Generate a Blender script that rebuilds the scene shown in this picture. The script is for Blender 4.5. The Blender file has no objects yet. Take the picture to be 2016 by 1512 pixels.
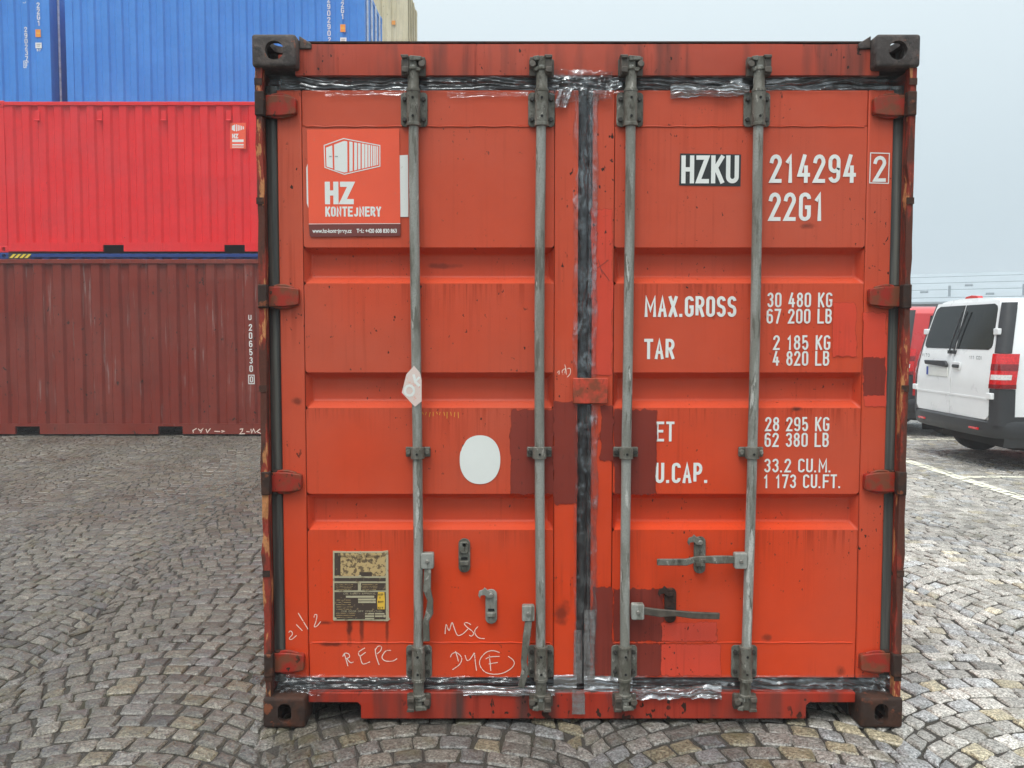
import bpy, bmesh, math, random
from mathutils import Vector, Matrix, noise as mnoise

random.seed(7)
R = math.radians
scn = bpy.context.scene
COL = scn.collection

# ------------------------------------------------------------------ camera
FPX, CZ, PITCH = 1717.0, 1.5035, R(3.34)          # focal length in pixels of a 2016 wide frame
cam_data = bpy.data.cameras.new('camera')
cam_data.sensor_width = 36.0
cam_data.lens = FPX / 2016.0 * 36.0
cam_data.clip_start = 0.05
cam_data.clip_end = 2000.0
cam = bpy.data.objects.new('camera', cam_data)
COL.objects.link(cam)
cam.location = (0, 0, CZ)
cam.rotation_euler = (R(90) - PITCH, 0, 0)
scn.camera = cam

# ------------------------------------------------------------------ sky, sun, exposure
SUN_EL, SUN_AZ = R(64), R(205)                    # a veiled sun behind the camera
world = bpy.data.worlds.new('World')
scn.world = world
world.use_nodes = True
wn = world.node_tree
wn.nodes.clear()
w_out = wn.nodes.new('ShaderNodeOutputWorld')
w_bg = wn.nodes.new('ShaderNodeBackground')
w_sky = wn.nodes.new('ShaderNodeTexSky')
w_sky.sky_type = 'NISHITA'
w_sky.sun_disc = False
w_sky.sun_elevation = SUN_EL
w_sky.sun_rotation = SUN_AZ
w_sky.dust_density = 6.0
w_sky.air_density = 1.6
w_hs = wn.nodes.new('ShaderNodeHueSaturation')
w_hs.inputs['Saturation'].default_value = 0.30
w_tc = wn.nodes.new('ShaderNodeTexCoord')
w_sep = wn.nodes.new('ShaderNodeSeparateXYZ')
w_ramp = wn.nodes.new('ShaderNodeValToRGB')       # overcast layer: brighter overhead than at the horizon
w_ramp.color_ramp.elements[0].position = 0.0
w_ramp.color_ramp.elements[0].color = (3.15, 3.95, 4.45, 1)
w_ramp.color_ramp.elements[1].position = 0.40
w_ramp.color_ramp.elements[1].color = (5.6, 6.4, 6.75, 1)
w_top = w_ramp.color_ramp.elements.new(1.0)
w_top.color = (13.5, 14.3, 14.6, 1)
w_mix = wn.nodes.new('ShaderNodeMix')
w_mix.data_type = 'RGBA'
w_mix.inputs[0].default_value = 0.92
wn.links.new(w_sky.outputs[0], w_hs.inputs['Color'])
wn.links.new(w_tc.outputs['Generated'], w_sep.inputs[0])
wn.links.new(w_sep.outputs[2], w_ramp.inputs[0])
wn.links.new(w_hs.outputs[0], w_mix.inputs[6])
wn.links.new(w_ramp.outputs[0], w_mix.inputs[7])
wn.links.new(w_mix.outputs[2], w_bg.inputs['Color'])
w_bg.inputs['Strength'].default_value = 0.10
wn.links.new(w_bg.outputs[0], w_out.inputs[0])

sun_data = bpy.data.lights.new('sun', 'SUN')
sun_data.energy = 1.3
sun_data.angle = R(28)
sun_data.color = (1.0, 0.97, 0.93)
sun = bpy.data.objects.new('sun', sun_data)
COL.objects.link(sun)
sun.location = (-6, -14, 22)
sd = Vector((math.sin(SUN_AZ) * math.cos(SUN_EL), math.cos(SUN_AZ) * math.cos(SUN_EL), math.sin(SUN_EL)))
sun.rotation_euler = (-sd).to_track_quat('-Z', 'Y').to_euler()

vs = scn.view_settings
vs.view_transform = 'Standard'
vs.look = 'None'
vs.exposure = 0.62
vs.gamma = 1.0
vs.use_curve_mapping = False
scn.render.engine = 'CYCLES'
scn.cycles.use_denoising = True
scn.cycles.max_bounces = 4
scn.cycles.use_adaptive_sampling = True
scn.cycles.adaptive_threshold = 0.02
scn.cycles.transparent_max_bounces = 16
scn.cycles.volume_bounces = 1
scn.cycles.sample_clamp_indirect = 6.0


# ------------------------------------------------------------------ measuring: photo pixel -> point on the plane at distance Y
def at(u, v, Y):
    a, b = (u - 1008.0) / FPX, (756.0 - v) / FPX
    dy = math.cos(PITCH) + b * math.sin(PITCH)
    dz = -math.sin(PITCH) + b * math.cos(PITCH)
    t = Y / dy
    return a * t, CZ + dz * t


CX, CY = 0.27, 3.24                               # where the near container stands (centre of its front sill)


def F(u, v, d=0.07):                              # container-local x, z at depth d behind its front plane
    x, z = at(u, v, CY + d)
    return x - CX, z


# ------------------------------------------------------------------ node helpers
class NT:
    def __init__(self, name):
        self.mat = bpy.data.materials.new(name)
        self.mat.use_nodes = True
        self.t = self.mat.node_tree
        self.t.nodes.clear()
        self.out = self.t.nodes.new('ShaderNodeOutputMaterial')
        self._pos = None

    def n(self, typ, ins=None, **props):
        nd = self.t.nodes.new('ShaderNode' + typ)
        for k, v in props.items():
            setattr(nd, k, v)
        for k, v in (ins or {}).items():
            s = nd.inputs[k]
            if isinstance(v, bpy.types.NodeSocket):
                self.t.links.new(v, s)
            else:
                if isinstance(v, (tuple, list)) and len(v) == 3 and s.type == 'RGBA':
                    v = (*v, 1)
                s.default_value = v
        return nd

    @property
    def pos(self):
        if self._pos is None:
            self._pos = self.n('NewGeometry').outputs['Position']
        return self._pos

    def scaled(self, sc, off=(0, 0, 0), src=None):
        return self.n('Mapping', {'Vector': src or self.pos, 'Scale': sc, 'Location': off}).outputs[0]

    def noise(self, scale, detail=3, rough=0.55, vec=None, dist=0.0):
        return self.n('TexNoise', {'Vector': vec or self.pos, 'Scale': scale, 'Detail': detail, 'Roughness': rough, 'Distortion': dist}).outputs['Fac']

    def ramp(self, fac, a, b, smooth=False):
        return self.n('MapRange', {'Value': fac, 'From Min': a, 'From Max': b}, interpolation_type='SMOOTHSTEP' if smooth else 'LINEAR').outputs[0]

    def m(self, op, a, b=0.0, clamp=False):
        return self.n('Math', {0: a, 1: b}, operation=op, use_clamp=clamp).outputs[0]

    def mix(self, fac, a, b, mode='MIX'):
        return self.n('Mix', {0: fac, 6: a, 7: b}, data_type='RGBA', blend_type=mode).outputs[2]

    def bump(self, h, strength=0.3, dist=0.01):
        return self.n('Bump', {'Height': h, 'Strength': strength, 'Distance': dist}).outputs[0]

    def principled(self, **ins):
        names = {'color': 'Base Color', 'rough': 'Roughness', 'metal': 'Metallic', 'normal': 'Normal', 'alpha': 'Alpha',
                 'spec': 'Specular IOR Level', 'coat': 'Coat Weight', 'trans': 'Transmission Weight', 'emit': 'Emission Color'}
        p = self.n('BsdfPrincipled', {names[k]: v for k, v in ins.items()})
        self.t.links.new(p.outputs[0], self.out.inputs['Surface'])
        return self.mat


MATS = {}


def plain(name, color, rough=0.5, metal=0.0, var=0.12, scale=30, spec=0.5, coat=0.0, bump=0.0):
    """plain material with slight mottling"""
    k = NT(name)
    nz = k.noise(scale, 4)
    f = k.ramp(nz, 0.3, 0.7)
    dark = tuple(c * (1 - var) for c in color)
    lite = tuple(min(1, c * (1 + var)) for c in color)
    ins = dict(color=k.mix(f, dark, lite), rough=k.m('ADD', k.m('MULTIPLY', nz, 0.2), max(0.02, rough - 0.1)), metal=metal, spec=spec, coat=coat)
    if bump:
        ins['normal'] = k.bump(k.noise(scale * 3, 4), bump, 0.004)
    MATS[name] = k.principled(**ins)
    return MATS[name]


def paint(name, base, fade, rust=(0.035, 0.016, 0.011), fade_lo=0.45, fade_hi=0.7, streak=0.3, chip=0.66, rough=0.42,
          chip_scale=55, scrape=None, scrape_amt=0.0, stains=(), sheen_grade=None, spec=0.22, seed=0.0, edge=0.0, dirt=0.0, ragged=False, drips=()):
    """weathered industrial paint: faded patches, rain streaks, chips, scrapes and stains"""
    k = NT(name)
    p = k.scaled((1, 1, 1), (seed, seed * 0.7, 0))
    n1 = k.noise(1.1, 2, vec=p)
    n2 = k.noise(11, 3, vec=p)
    n3 = k.noise(3.2, 2, vec=p)
    f = k.ramp(n1, fade_lo, fade_hi)
    if sheen_grade:                                    # sky sheen and uneven brightness painted in: paler tone growing with height
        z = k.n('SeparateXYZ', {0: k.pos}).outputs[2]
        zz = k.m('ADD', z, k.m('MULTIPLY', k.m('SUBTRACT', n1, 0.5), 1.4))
        f = k.m('ADD', k.m('MULTIPLY', f, 0.45), k.m('MULTIPLY', k.ramp(zz, sheen_grade[0], sheen_grade[1], True), 0.75), True)
    col = k.mix(f, base, fade)
    col = k.mix(k.m('MULTIPLY', k.ramp(n2, 0.35, 0.75), 0.16), col, tuple(c * 0.6 for c in base))
    st = k.noise(1.0, 3, vec=k.scaled((70, 70, 1.6), (seed, 0, 0)))
    stm = k.m('MULTIPLY', k.ramp(st, 0.54, 0.72), k.ramp(n3, 0.42, 0.62))
    col = k.mix(k.m('MULTIPLY', stm, streak), col, tuple(c * 0.35 for c in base))
    if drips:                                     # dirty water runs hanging below the ribs
        zc = k.n('SeparateXYZ', {0: k.pos}).outputs[2]
        dn = k.noise(1.0, 3, vec=k.scaled((95, 95, 2.2), (seed + 2, 0, 0)))
        ln_ = k.m('ADD', k.m('MULTIPLY', k.noise(1.0, 1, vec=k.scaled((7, 7, 0.2), (1, 0, 0))), 0.34), -0.05)
        tot = None
        for zd in drips:
            below = k.m('SUBTRACT', zd, zc)
            m1 = k.m('MULTIPLY', k.m('GREATER_THAN', below, 0.0), k.m('SUBTRACT', 1.0, k.m('DIVIDE', below, ln_), True))
            tot = m1 if tot is None else k.m('ADD', tot, m1, True)
        col = k.mix(k.m('MULTIPLY', k.m('MULTIPLY', tot, k.m('MULTIPLY', k.ramp(dn, 0.47, 0.62), k.ramp(k.noise(3.5, 2, vec=k.scaled((1, 1, 0.5), (6, 0, 0))), 0.40, 0.58))), 0.62), col, tuple(c * 0.42 for c in base))
    if dirt:
        gd = k.noise(1.0, 3, vec=k.scaled((9, 9, 1.0), (seed + 4, 0, 0)))
        col = k.mix(k.m('MULTIPLY', k.ramp(gd, 0.5, 0.72), dirt), col, (0.05, 0.035, 0.03))
    if scrape:
        sc = k.noise(1.0, 5, vec=k.scaled((24, 24, 1.1), (seed + 9, 0, 0)))
        sc2 = k.noise(2.3, 4, vec=k.scaled((1, 1, 0.8), (seed + 3, 0, 0)))
        scm = k.m('MULTIPLY', k.ramp(sc, 0.60, 0.68), k.ramp(sc2, 0.47, 0.6))
        col = k.mix(k.m('MULTIPLY', scm, scrape_amt), col, scrape)
    ch = k.noise(chip_scale, 2, 0.6, vec=k.scaled((1, 1, 0.6), (seed, 0, 0)))
    chm = k.m('MULTIPLY', k.ramp(ch, chip, chip + 0.03), k.ramp(n3, 0.50, 0.57))
    wob = k.m('MULTIPLY', k.m('SUBTRACT', k.noise(30, 3), 0.5), 1.3) if stains else None
    for (sx, sz, rx, rz, amt) in stains:          # individual rust runs, oil marks
        d = k.n('VectorMath', {0: k.pos, 1: (sx, 0, sz)}, operation='SUBTRACT').outputs[0]
        d = k.n('VectorMath', {0: d, 1: (1 / rx, 0, 1 / rz)}, operation='MULTIPLY').outputs[0]
        ln = k.m('ADD', k.n('VectorMath', {0: d}, operation='LENGTH').outputs['Value'], wob)
        col = k.mix(k.m('MULTIPLY', k.ramp(ln, 1.0, 0.2, True), amt), col, rust)
    col = k.mix(chm, col, rust)
    if edge:
        pt = k.n('NewGeometry').outputs['Pointiness']
        em = k.m('MULTIPLY', k.ramp(pt, 0.515, 0.56), k.ramp(k.noise(26, 4), 0.4, 0.6))
        col = k.mix(k.m('MULTIPLY', em, edge), col, (0.16, 0.06, 0.03))
    rg = k.m('ADD', k.m('MULTIPLY', n2, 0.22), rough - 0.1)
    nrm = k.bump(n3, 0.14, 0.02)
    ins = dict(color=col, rough=rg, spec=spec, normal=nrm)
    if ragged:                                    # brushed-out edge of a touch-up
        ed = k.n('VertexColor', layer_name='edge').outputs[0]
        br = k.noise(1.0, 3, vec=k.scaled((60, 60, 14), (seed, 0, 0)))
        ins['alpha'] = k.ramp(k.m('ADD', ed, k.m('MULTIPLY', k.m('SUBTRACT', br, 0.5), 1.5)), 0.40, 0.58)
    MATS[name] = k.principled(**ins)
    return MATS[name]


def rusty(name, cols, scale=14, thr=(0.42, 0.52, 0.6), rough=0.75, stretch=(1, 1, 0.25)):
    k = NT(name)
    v = k.scaled(stretch)
    a = k.noise(scale, 5, 0.6, vec=v)
    b = k.noise(scale * 2.7, 5, 0.6, vec=k.scaled(stretch, (5, 3, 1)))
    c = k.noise(scale * 9, 3)
    col = k.mix(k.ramp(a, thr[0], thr[0] + 0.05), cols[0], cols[1])
    col = k.mix(k.ramp(b, thr[1], thr[1] + 0.05), col, cols[2])
    col = k.mix(k.ramp(k.m('MULTIPLY', a, k.m('MULTIPLY', b, 2.0)), thr[2], thr[2] + 0.04), col, cols[3])
    col = k.mix(k.m('MULTIPLY', k.ramp(c, 0.4, 0.7), 0.3), col, tuple(x * 0.5 for x in cols[0]))
    MATS[name] = k.principled(color=col, rough=rough, spec=0.3, normal=k.bump(b, 0.5, 0.012))
    return MATS[name]


# ------------------------------------------------------------------ mesh helpers
class MB:
    def __init__(self):
        self.v, self.f = [], []

    def add(self, vs_, fs_):
        o = len(self.v)
        self.v += [tuple(p) for p in vs_]
        self.f += [tuple(i + o for i in f) for f in fs_]
        return self

    def box(self, x0, x1, y0, y1, z0, z1):
        x0, x1 = min(x0, x1), max(x0, x1)
        y0, y1 = min(y0, y1), max(y0, y1)
        z0, z1 = min(z0, z1), max(z0, z1)
        return self.add([(x0, y0, z0), (x1, y0, z0), (x1, y1, z0), (x0, y1, z0), (x0, y0, z1), (x1, y0, z1), (x1, y1, z1), (x0, y1, z1)],
                        [(0, 3, 2, 1), (4, 5, 6, 7), (0, 1, 5, 4), (1, 2, 6, 5), (2, 3, 7, 6), (3, 0, 4, 7)])

    def prism(self, pts, y0, y1):                 # polygon in x,z (counter-clockwise seen from -y), extruded along y
        n = len(pts)
        a = sum(pts[i][0] * pts[(i + 1) % n][1] - pts[(i + 1) % n][0] * pts[i][1] for i in range(n))
        if a < 0:
            pts = pts[::-1]
        vs_ = [(x, y0, z) for x, z in pts] + [(x, y1, z) for x, z in pts]
        fs_ = [tuple(range(n)), tuple(range(2 * n - 1, n - 1, -1))]
        fs_ += [(i, i + n, (i + 1) % n + n, (i + 1) % n) for i in range(n)]
        return self.add(vs_, fs_)

    def cyl(self, p0, p1, r0, r1=None, n=14, caps=True):
        r1 = r0 if r1 is None else r1
        p0, p1 = Vector(p0), Vector(p1)
        d = (p1 - p0).normalized()
        a = d.orthogonal().normalized()
        b = d.cross(a)
        vs_ = []
        for p, r in ((p0, r0), (p1, r1)):
            vs_ += [p + (a * math.cos(2 * math.pi * i / n) + b * math.sin(2 * math.pi * i / n)) * r for i in range(n)]
        fs_ = [(i, (i + 1) % n, (i + 1) % n + n, i + n) for i in range(n)]
        if caps:
            fs_ += [tuple(range(n - 1, -1, -1)), tuple(range(n, 2 * n))]
        return self.add(vs_, fs_)

    def sweep(self, pts, w, t, up=(0, -1, 0)):    # flat bar along a polyline: width w, thickness t along up
        up = Vector(up)
        rings = []
        P = [Vector(p) for p in pts]
        for i, p in enumerate(P):
            d = (P[min(i + 1, len(P) - 1)] - P[max(i - 1, 0)]).normalized()
            s = d.cross(up).normalized()
            ww = w[i] if isinstance(w, (list, tuple)) else w
            tt = t[i] if isinstance(t, (list, tuple)) else t
            rings.append([p + s * ww / 2 + up * tt / 2, p - s * ww / 2 + up * tt / 2, p - s * ww / 2 - up * tt / 2, p + s * ww / 2 - up * tt / 2])
        vs_ = [q for r in rings for q in r]
        fs_ = [(0, 1, 2, 3), tuple(len(vs_) - 1 - i for i in range(4))]
        for i in range(len(rings) - 1):
            for j in range(4):
                fs_.append((i * 4 + j, i * 4 + 4 + j, i * 4 + 4 + (j + 1) % 4, i * 4 + (j + 1) % 4))
        return self.add(vs_, fs_)

    def lathe(self, prof, axis_p, axis='y', n=24):   # prof: (r, h) along the axis
        vs_, fs_ = [], []
        for r, h in prof:
            for i in range(n):
                c, s = math.cos(2 * math.pi * i / n) * r, math.sin(2 * math.pi * i / n) * r
                o = {'y': (c, h, s), 'x': (h, c, s), 'z': (c, s, h)}[axis]
                vs_.append(tuple(axis_p[j] + o[j] for j in range(3)))
        for k in range(len(prof) - 1):
            for i in range(n):
                fs_.append((k * n + i, k * n + (i + 1) % n, (k + 1) * n + (i + 1) % n, (k + 1) * n + i))
        fs_.append(tuple(range(n)))
        fs_.append(tuple(range((len(prof) - 1) * n, len(prof) * n)))
        return self.add(vs_, fs_)

    def mesh(self, name, smooth=None):
        me = bpy.data.meshes.new(name)
        me.from_pydata(self.v, [], self.f)
        bm = bmesh.new()
        bm.from_mesh(me)
        bmesh.ops.recalc_face_normals(bm, faces=bm.faces)
        bm.to_mesh(me)
        bm.free()
        if smooth is not None:
            me.shade_smooth()
            me.set_sharp_from_angle(angle=R(smooth))
        return me

    def build(self, name, mat, parent=None, bev=0.0, smooth=None, seg=2, loc=None):
        me = self.mesh(name, smooth if not bev else 40)
        return link(name, me, mat, parent, bev, seg, loc)


def link(name, me, mat, parent=None, bev=0.0, seg=2, loc=None):
    o = bpy.data.objects.new(name, me)
    COL.objects.link(o)
    if mat is not None:
        me.materials.clear()
        me.materials.append(MATS[mat] if isinstance(mat, str) else mat)
    if parent is not None:
        o.parent = parent
    if loc:
        o.location = loc
    if bev:
        b = o.modifiers.new('bevel', 'BEVEL')
        b.width = bev
        b.segments = seg
        b.limit_method = 'ANGLE'
        b.angle_limit = R(35)
    return o


def tag(o, label=None, cat=None, group=None, kind=None):
    for k_, v_ in (('label', label), ('category', cat), ('group', group), ('kind', kind)):
        if v_:
            o[k_] = v_
    return o


def empty(name, loc, rz=0.0, **kw):
    o = bpy.data.objects.new(name, None)
    COL.objects.link(o)
    o.location = loc
    o.rotation_euler = (0, 0, rz)
    o.empty_display_size = 0.2
    return tag(o, **kw)


def copy_tree(o, parent=None):
    c = o.copy()
    COL.objects.link(c)
    c.parent = parent
    for ch in list(o.children):
        copy_tree(ch, c)
    return c


def flat(polys, y, step=0.00015):
    """polygons in x,z lying at depth y and facing -y; each a hair above the one before"""
    mb = MB()
    for i, p in enumerate(polys):
        n = len(p)
        a = sum(p[j][0] * p[(j + 1) % n][1] - p[(j + 1) % n][0] * p[j][1] for j in range(n))
        if a < 0:
            p = p[::-1]
        mb.add([(x, y - step * (i % 6), z) for x, z in p], [tuple(range(n))])
    return mb


def letters(polys_by_char, y, mat, parent, name='letter'):
    return [flat_obj(name, p, y, mat, parent) for p in polys_by_char if p]


def flat_obj(name, polys, y, mat, parent, step=0.00015):
    mb = flat(polys, y, step)
    me = bpy.data.meshes.new(name)
    me.from_pydata(mb.v, [], mb.f)
    return link(name, me, mat, parent)


def ribbon(pts, t, closed=False):
    """list of quads following a polyline at width t (mitred)"""
    P = [Vector((p[0], p[1])) for p in pts]
    Q = [P[0]]
    for p in P[1:]:
        if (p - Q[-1]).length > 1e-6:
            Q.append(p)
    P = Q
    n = len(P)
    L, Rr = [], []
    for i in range(n):
        a = P[i] - P[i - 1] if (i > 0 or closed) else P[1] - P[0]
        b = P[(i + 1) % n] - P[i] if (i < n - 1 or closed) else P[i] - P[i - 1]
        a, b = a.normalized(), b.normalized()
        na, nb = Vector((-a.y, a.x)), Vector((-b.y, b.x))
        mm = na + nb
        if mm.length < 1e-4:
            mm = na
        mm.normalize()
        s = min(1.0 / max(mm.dot(na), 0.35), 1.9) * t / 2
        L.append(P[i] + mm * s)
        Rr.append(P[i] - mm * s)
    rng = range(n if closed else n - 1)
    return [[(Rr[i].x, Rr[i].y), (Rr[(i + 1) % n].x, Rr[(i + 1) % n].y), (L[(i + 1) % n].x, L[(i + 1) % n].y), (L[i].x, L[i].y)] for i in rng]


# ------------------------------------------------------------------ stroke lettering (condensed stencil style capitals)
def arc(cx, cy, rx, ry, a0, a1, n=9):
    return [(cx + rx * math.cos(R(a0 + (a1 - a0) * i / n)), cy + ry * math.sin(R(a0 + (a1 - a0) * i / n))) for i in range(n + 1)]


r_ = 0.17
OBL = arc(.5, 1 - r_, .5, r_, 90, 180) + arc(.5, r_, .5, r_, 180, 270) + arc(.5, r_, .5, r_, 270, 360) + arc(.5, 1 - r_, .5, r_, 0, 88)
GL = {
    '0': [OBL], 'O': [OBL],
    '1': [[(.18, .80), (.62, .98), (.62, 0)]],
    '2': [arc(.5, .78, .5, .22, 175, -25) + [(.0, 0.0), (1, 0)]],
    '3': [arc(.5, .77, .48, .23, 170, -80) + arc(.5, .27, .5, .27, 80, -170)],
    '4': [[(.55, 1), (0, .25), (1, .25)], [(.74, .55), (.74, 0)]],
    '5': [[(.95, 1), (.08, 1), (.08, .52)] + arc(.5, .31, .5, .31, 125, -165)],
    '6': [arc(.5, .8, .5, .2, 15, 180) + arc(.5, .2, .5, .2, 180, 360) + arc(.5, .4, .5, .2, 0, 180)],
    '7': [[(0, 1), (1, 1), (.35, 0)]],
    '8': [arc(.5, .78, .45, .22, -90, 268, 18), arc(.5, .27, .5, .27, 90, 448, 18)],
    '9': [arc(.5, .2, .5, .2, 195, 360) + arc(.5, .8, .5, .2, 0, 180) + arc(.5, .6, .5, .2, 180, 360)],
    'A': [[(0, 0), (.5, 1), (1, 0)], [(.2, .3), (.8, .3)]],
    'B': [[(0, 0), (0, 1), (.55, 1)] + arc(.55, .77, .4, .23, 90, -90) + [(0, .54)], [(.5, .54)] + arc(.55, .27, .45, .27, 90, -90) + [(0, 0)]],
    'C': [arc(.5, 1 - r_, .5, r_, -10, 180) + arc(.5, r_, .5, r_, 180, 370)],
    'D': [[(0, 0), (0, 1), (.5, 1)] + arc(.5, .8, .5, .2, 90, 0) + arc(.5, .2, .5, .2, 0, -90) + [(0, 0)]],
    'E': [[(1, 1), (0, 1), (0, 0), (1, 0)], [(0, .52), (.85, .52)]],
    'F': [[(1, 1), (0, 1), (0, 0)], [(0, .5), (.85, .5)]],
    'G': [arc(.5, 1 - r_, .5, r_, -5, 180) + arc(.5, r_, .5, r_, 180, 360) + [(1, .48), (.5, .48)]],
    'H': [[(0, 0), (0, 1)], [(1, 0), (1, 1)], [(0, .5), (1, .5)]],
    'I': [[(.5, 0), (.5, 1)]],
    'J': [[(.9, 1), (.9, .2)] + arc(.5, .2, .4, .2, 0, -180)],
    'K': [[(0, 0), (0, 1)], [(1, 1), (.05, .42)], [(.3, .58), (1, 0)]],
    'L': [[(0, 1), (0, 0), (1, 0)]],
    'M': [[(0, 0), (0, 1), (.5, .3), (1, 1), (1, 0)]],
    'N': [[(0, 0), (0, 1), (1, 0), (1, 1)]],
    'P': [[(0, 0), (0, 1), (.5, 1)] + arc(.5, .74, .5, .26, 90, -90) + [(0, .48)]],
    'R': [[(0, 0), (0, 1), (.5, 1)] + arc(.5, .75, .5, .25, 90, -90) + [(0, .5)], [(.5, .5), (1, 0)]],
    'S': [arc(.5, .8, .5, .2, 5, 180) + arc(.5, .72, .5, .2, 180, 250, 5) + arc(.5, .28, .5, .22, 60, 0, 5) + arc(.5, .2, .5, .2, 0, -175)],
    'T': [[(0, 1), (1, 1)], [(.5, 1), (.5, 0)]],
    'U': [[(0, 1)] + arc(.5, r_ + .02, .5, r_ + .02, 180, 360) + [(1, 1)]],
    'V': [[(0, 1), (.5, 0), (1, 1)]],
    'X': [[(0, 0), (1, 1)], [(0, 1), (1, 0)]],
    'Y': [[(0, 1), (.5, .48), (1, 1)], [(.5, .48), (.5, 0)]],
    'Z': [[(0, 1), (1, 1), (0, 0), (1, 0)]],
    '.': [[(.5, 0), (.5, .02)]], '-': [[(.1, .45), (.9, .45)]],
}


def glyph(ch, x, z, w, h, t):
    out = []
    if ch == '.':
        return [[(x, z), (x + t, z), (x + t, z + t), (x, z + t)]]
    for s in GL.get(ch, []):
        pts = [(x + t / 2 + px * (w - t), z + t / 2 + pz * (h - t)) for px, pz in s]
        if len(s) == 2 or ch in '1EFLTHKUAYVMNXZ47RPBD2':      # square the open ends
            a, b = Vector(pts[0]), Vector(pts[1])
            e = (a - b).normalized() * t / 2
            if ch not in 'PBDR':
                pts[0] = tuple(a + e)
            a, b = Vector(pts[-1]), Vector(pts[-2])
            e = (a - b).normalized() * t / 2
            if ch not in 'PB':
                pts[-1] = tuple(a + e)
        out += ribbon(pts, t)
    return out


WID = {'M': 1.3, '1': .8, 'I': .5, '.': .42, ' ': .62, '4': 1.05}


def text_polys(s, x0, x1, z0, z1, t=0.15, gap=0.26, split=False):
    """letters filling the rectangle exactly"""
    h = z1 - z0
    ws = [WID.get(c, 1.0) for c in s]
    tot = sum(ws) + gap * (len(s) - 1)
    unit = (x1 - x0) / tot
    out, x = [], x0
    for c, w in zip(s, ws):
        g_ = glyph(c, x, z0, w * unit, h, t * h)
        out += [g_] if split else g_
        x += (w + gap) * unit
    return out


def column_polys(s, xc, w, ztop, h, pitch, t=0.15):
    out = []
    for i, c in enumerate(s):
        if c != ' ':
            out += glyph(c, xc - w / 2, ztop - i * pitch - h, w, h, t * h)
    return out


def rounded_rect(x0, x1, z0, z1, r, n=5):
    pts = []
    for cx, cz, a in ((x1 - r, z1 - r, 0), (x0 + r, z1 - r, 90), (x0 + r, z0 + r, 180), (x1 - r, z0 + r, 270)):
        pts += [(cx + r * math.cos(R(a + 90 * i / n)), cz + r * math.sin(R(a + 90 * i / n))) for i in range(n + 1)]
    return pts


# ------------------------------------------------------------------ materials
STAINS = []
for (u, v, ru, rv, amt) in ((688, 1232, 7, 40, .8), (712, 1235, 5, 34, .7), (762, 1238, 4, 40, .6), (640, 1226, 16, 5, .7),
                            (585, 790, 12, 9, .6), (1588, 445, 14, 7, .6), (1525, 352, 10, 9, .7), (1655, 1322, 12, 12, .55),
                            (1510, 1256, 12, 8, .6), (1405, 600, 6, 28, .7), (1105, 1205, 16, 26, .65), (870, 522, 40, 6, .5),
                            (1570, 805, 12, 5, .8), (905, 1395, 30, 12, .5), (650, 1268, 30, 5, .7), (1340, 1390, 60, 14, .35)):
    a = at(u, v, CY + .07)
    b = at(u + ru, v, CY + .07)
    c = at(u, v - rv, CY + .07)
    STAINS.append((a[0], a[1], abs(b[0] - a[0]) * 1.2, abs(c[1] - a[1]) * 1.2, amt))
RED, FADE_SHEEN = (0.66, 0.057, 0.013), (0.53, 0.092, 0.048)  # second tone: faded patches, and the sky sheen painted higher up
paint('door_paint', RED, FADE_SHEEN, streak=0.22, chip=0.69, sheen_grade=(0.35, 2.2), stains=STAINS, drips=[at(800, v_, CY + .07)[1] for v_ in (559, 804, 1044)], rough=0.42, chip_scale=80)
paint('stile_paint', RED, FADE_SHEEN, streak=0.4, chip=0.66, sheen_grade=(0.35, 2.2), stains=STAINS, rough=0.42, chip_scale=60)
paint('frame_paint', (0.40, 0.038, 0.016), (0.44, 0.078, 0.045), streak=0.6, chip=0.665, sheen_grade=(1.2, 2.4), rough=0.5, chip_scale=55, dirt=0.85, seed=3.0)
paint('sill_paint', (0.36, 0.030, 0.013), (0.38, 0.05, 0.03), streak=0.6, chip=0.60, rough=0.5, chip_scale=34, dirt=0.9, seed=8.0)
paint('hinge_paint', (0.32, 0.022, 0.012), (0.36, 0.04, 0.025), streak=0.3, chip=0.62, rough=0.45, seed=5.0, edge=0.9)
paint('patch_dark', (0.21, 0.032, 0.021), (0.25, 0.042, 0.028), streak=0.45, chip=0.68, rough=0.42, chip_scale=70, ragged=True)
paint('patch_light', (0.66, 0.066, 0.034), (0.60, 0.08, 0.05), streak=0.35, chip=0.67, rough=0.42, chip_scale=70, ragged=True)
paint('overlap_paint', (0.60, 0.066, 0.034), (0.55, 0.08, 0.05), streak=0.35, chip=0.64, rough=0.45, chip_scale=60, edge=0.8)
rusty('rust_post', ((0.10, 0.032, 0.02), (0.27, 0.036, 0.02), (0.045, 0.024, 0.018), (0.50, 0.21, 0.08)), scale=11, thr=(0.47, 0.57, 0.57))
rusty('rust_dark', ((0.060, 0.026, 0.016), (0.035, 0.02, 0.015), (0.11, 0.035, 0.018), (0.20, 0.06, 0.025)), scale=9, thr=(0.46, 0.60, 0.72), stretch=(1, 1, 1))
rusty('black_iron', ((0.060, 0.050, 0.046), (0.095, 0.075, 0.066), (0.036, 0.032, 0.030), (0.20, 0.09, 0.06)), scale=12, thr=(0.5, 0.60, 0.72), stretch=(1, 1, 1), rough=0.6)
rusty('galvanised', ((0.225, 0.225, 0.195), (0.31, 0.315, 0.285), (0.14, 0.135, 0.11), (0.52, 0.52, 0.48)), scale=16, thr=(0.46, 0.56, 0.66), rough=0.5, stretch=(1, 1, 0.16))
rusty('cast_steel', ((0.115, 0.110, 0.088), (0.165, 0.16, 0.135), (0.06, 0.052, 0.042), (0.33, 0.32, 0.28)), scale=24, thr=(0.46, 0.58, 0.68), rough=0.55, stretch=(1, 1, 0.5))
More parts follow.
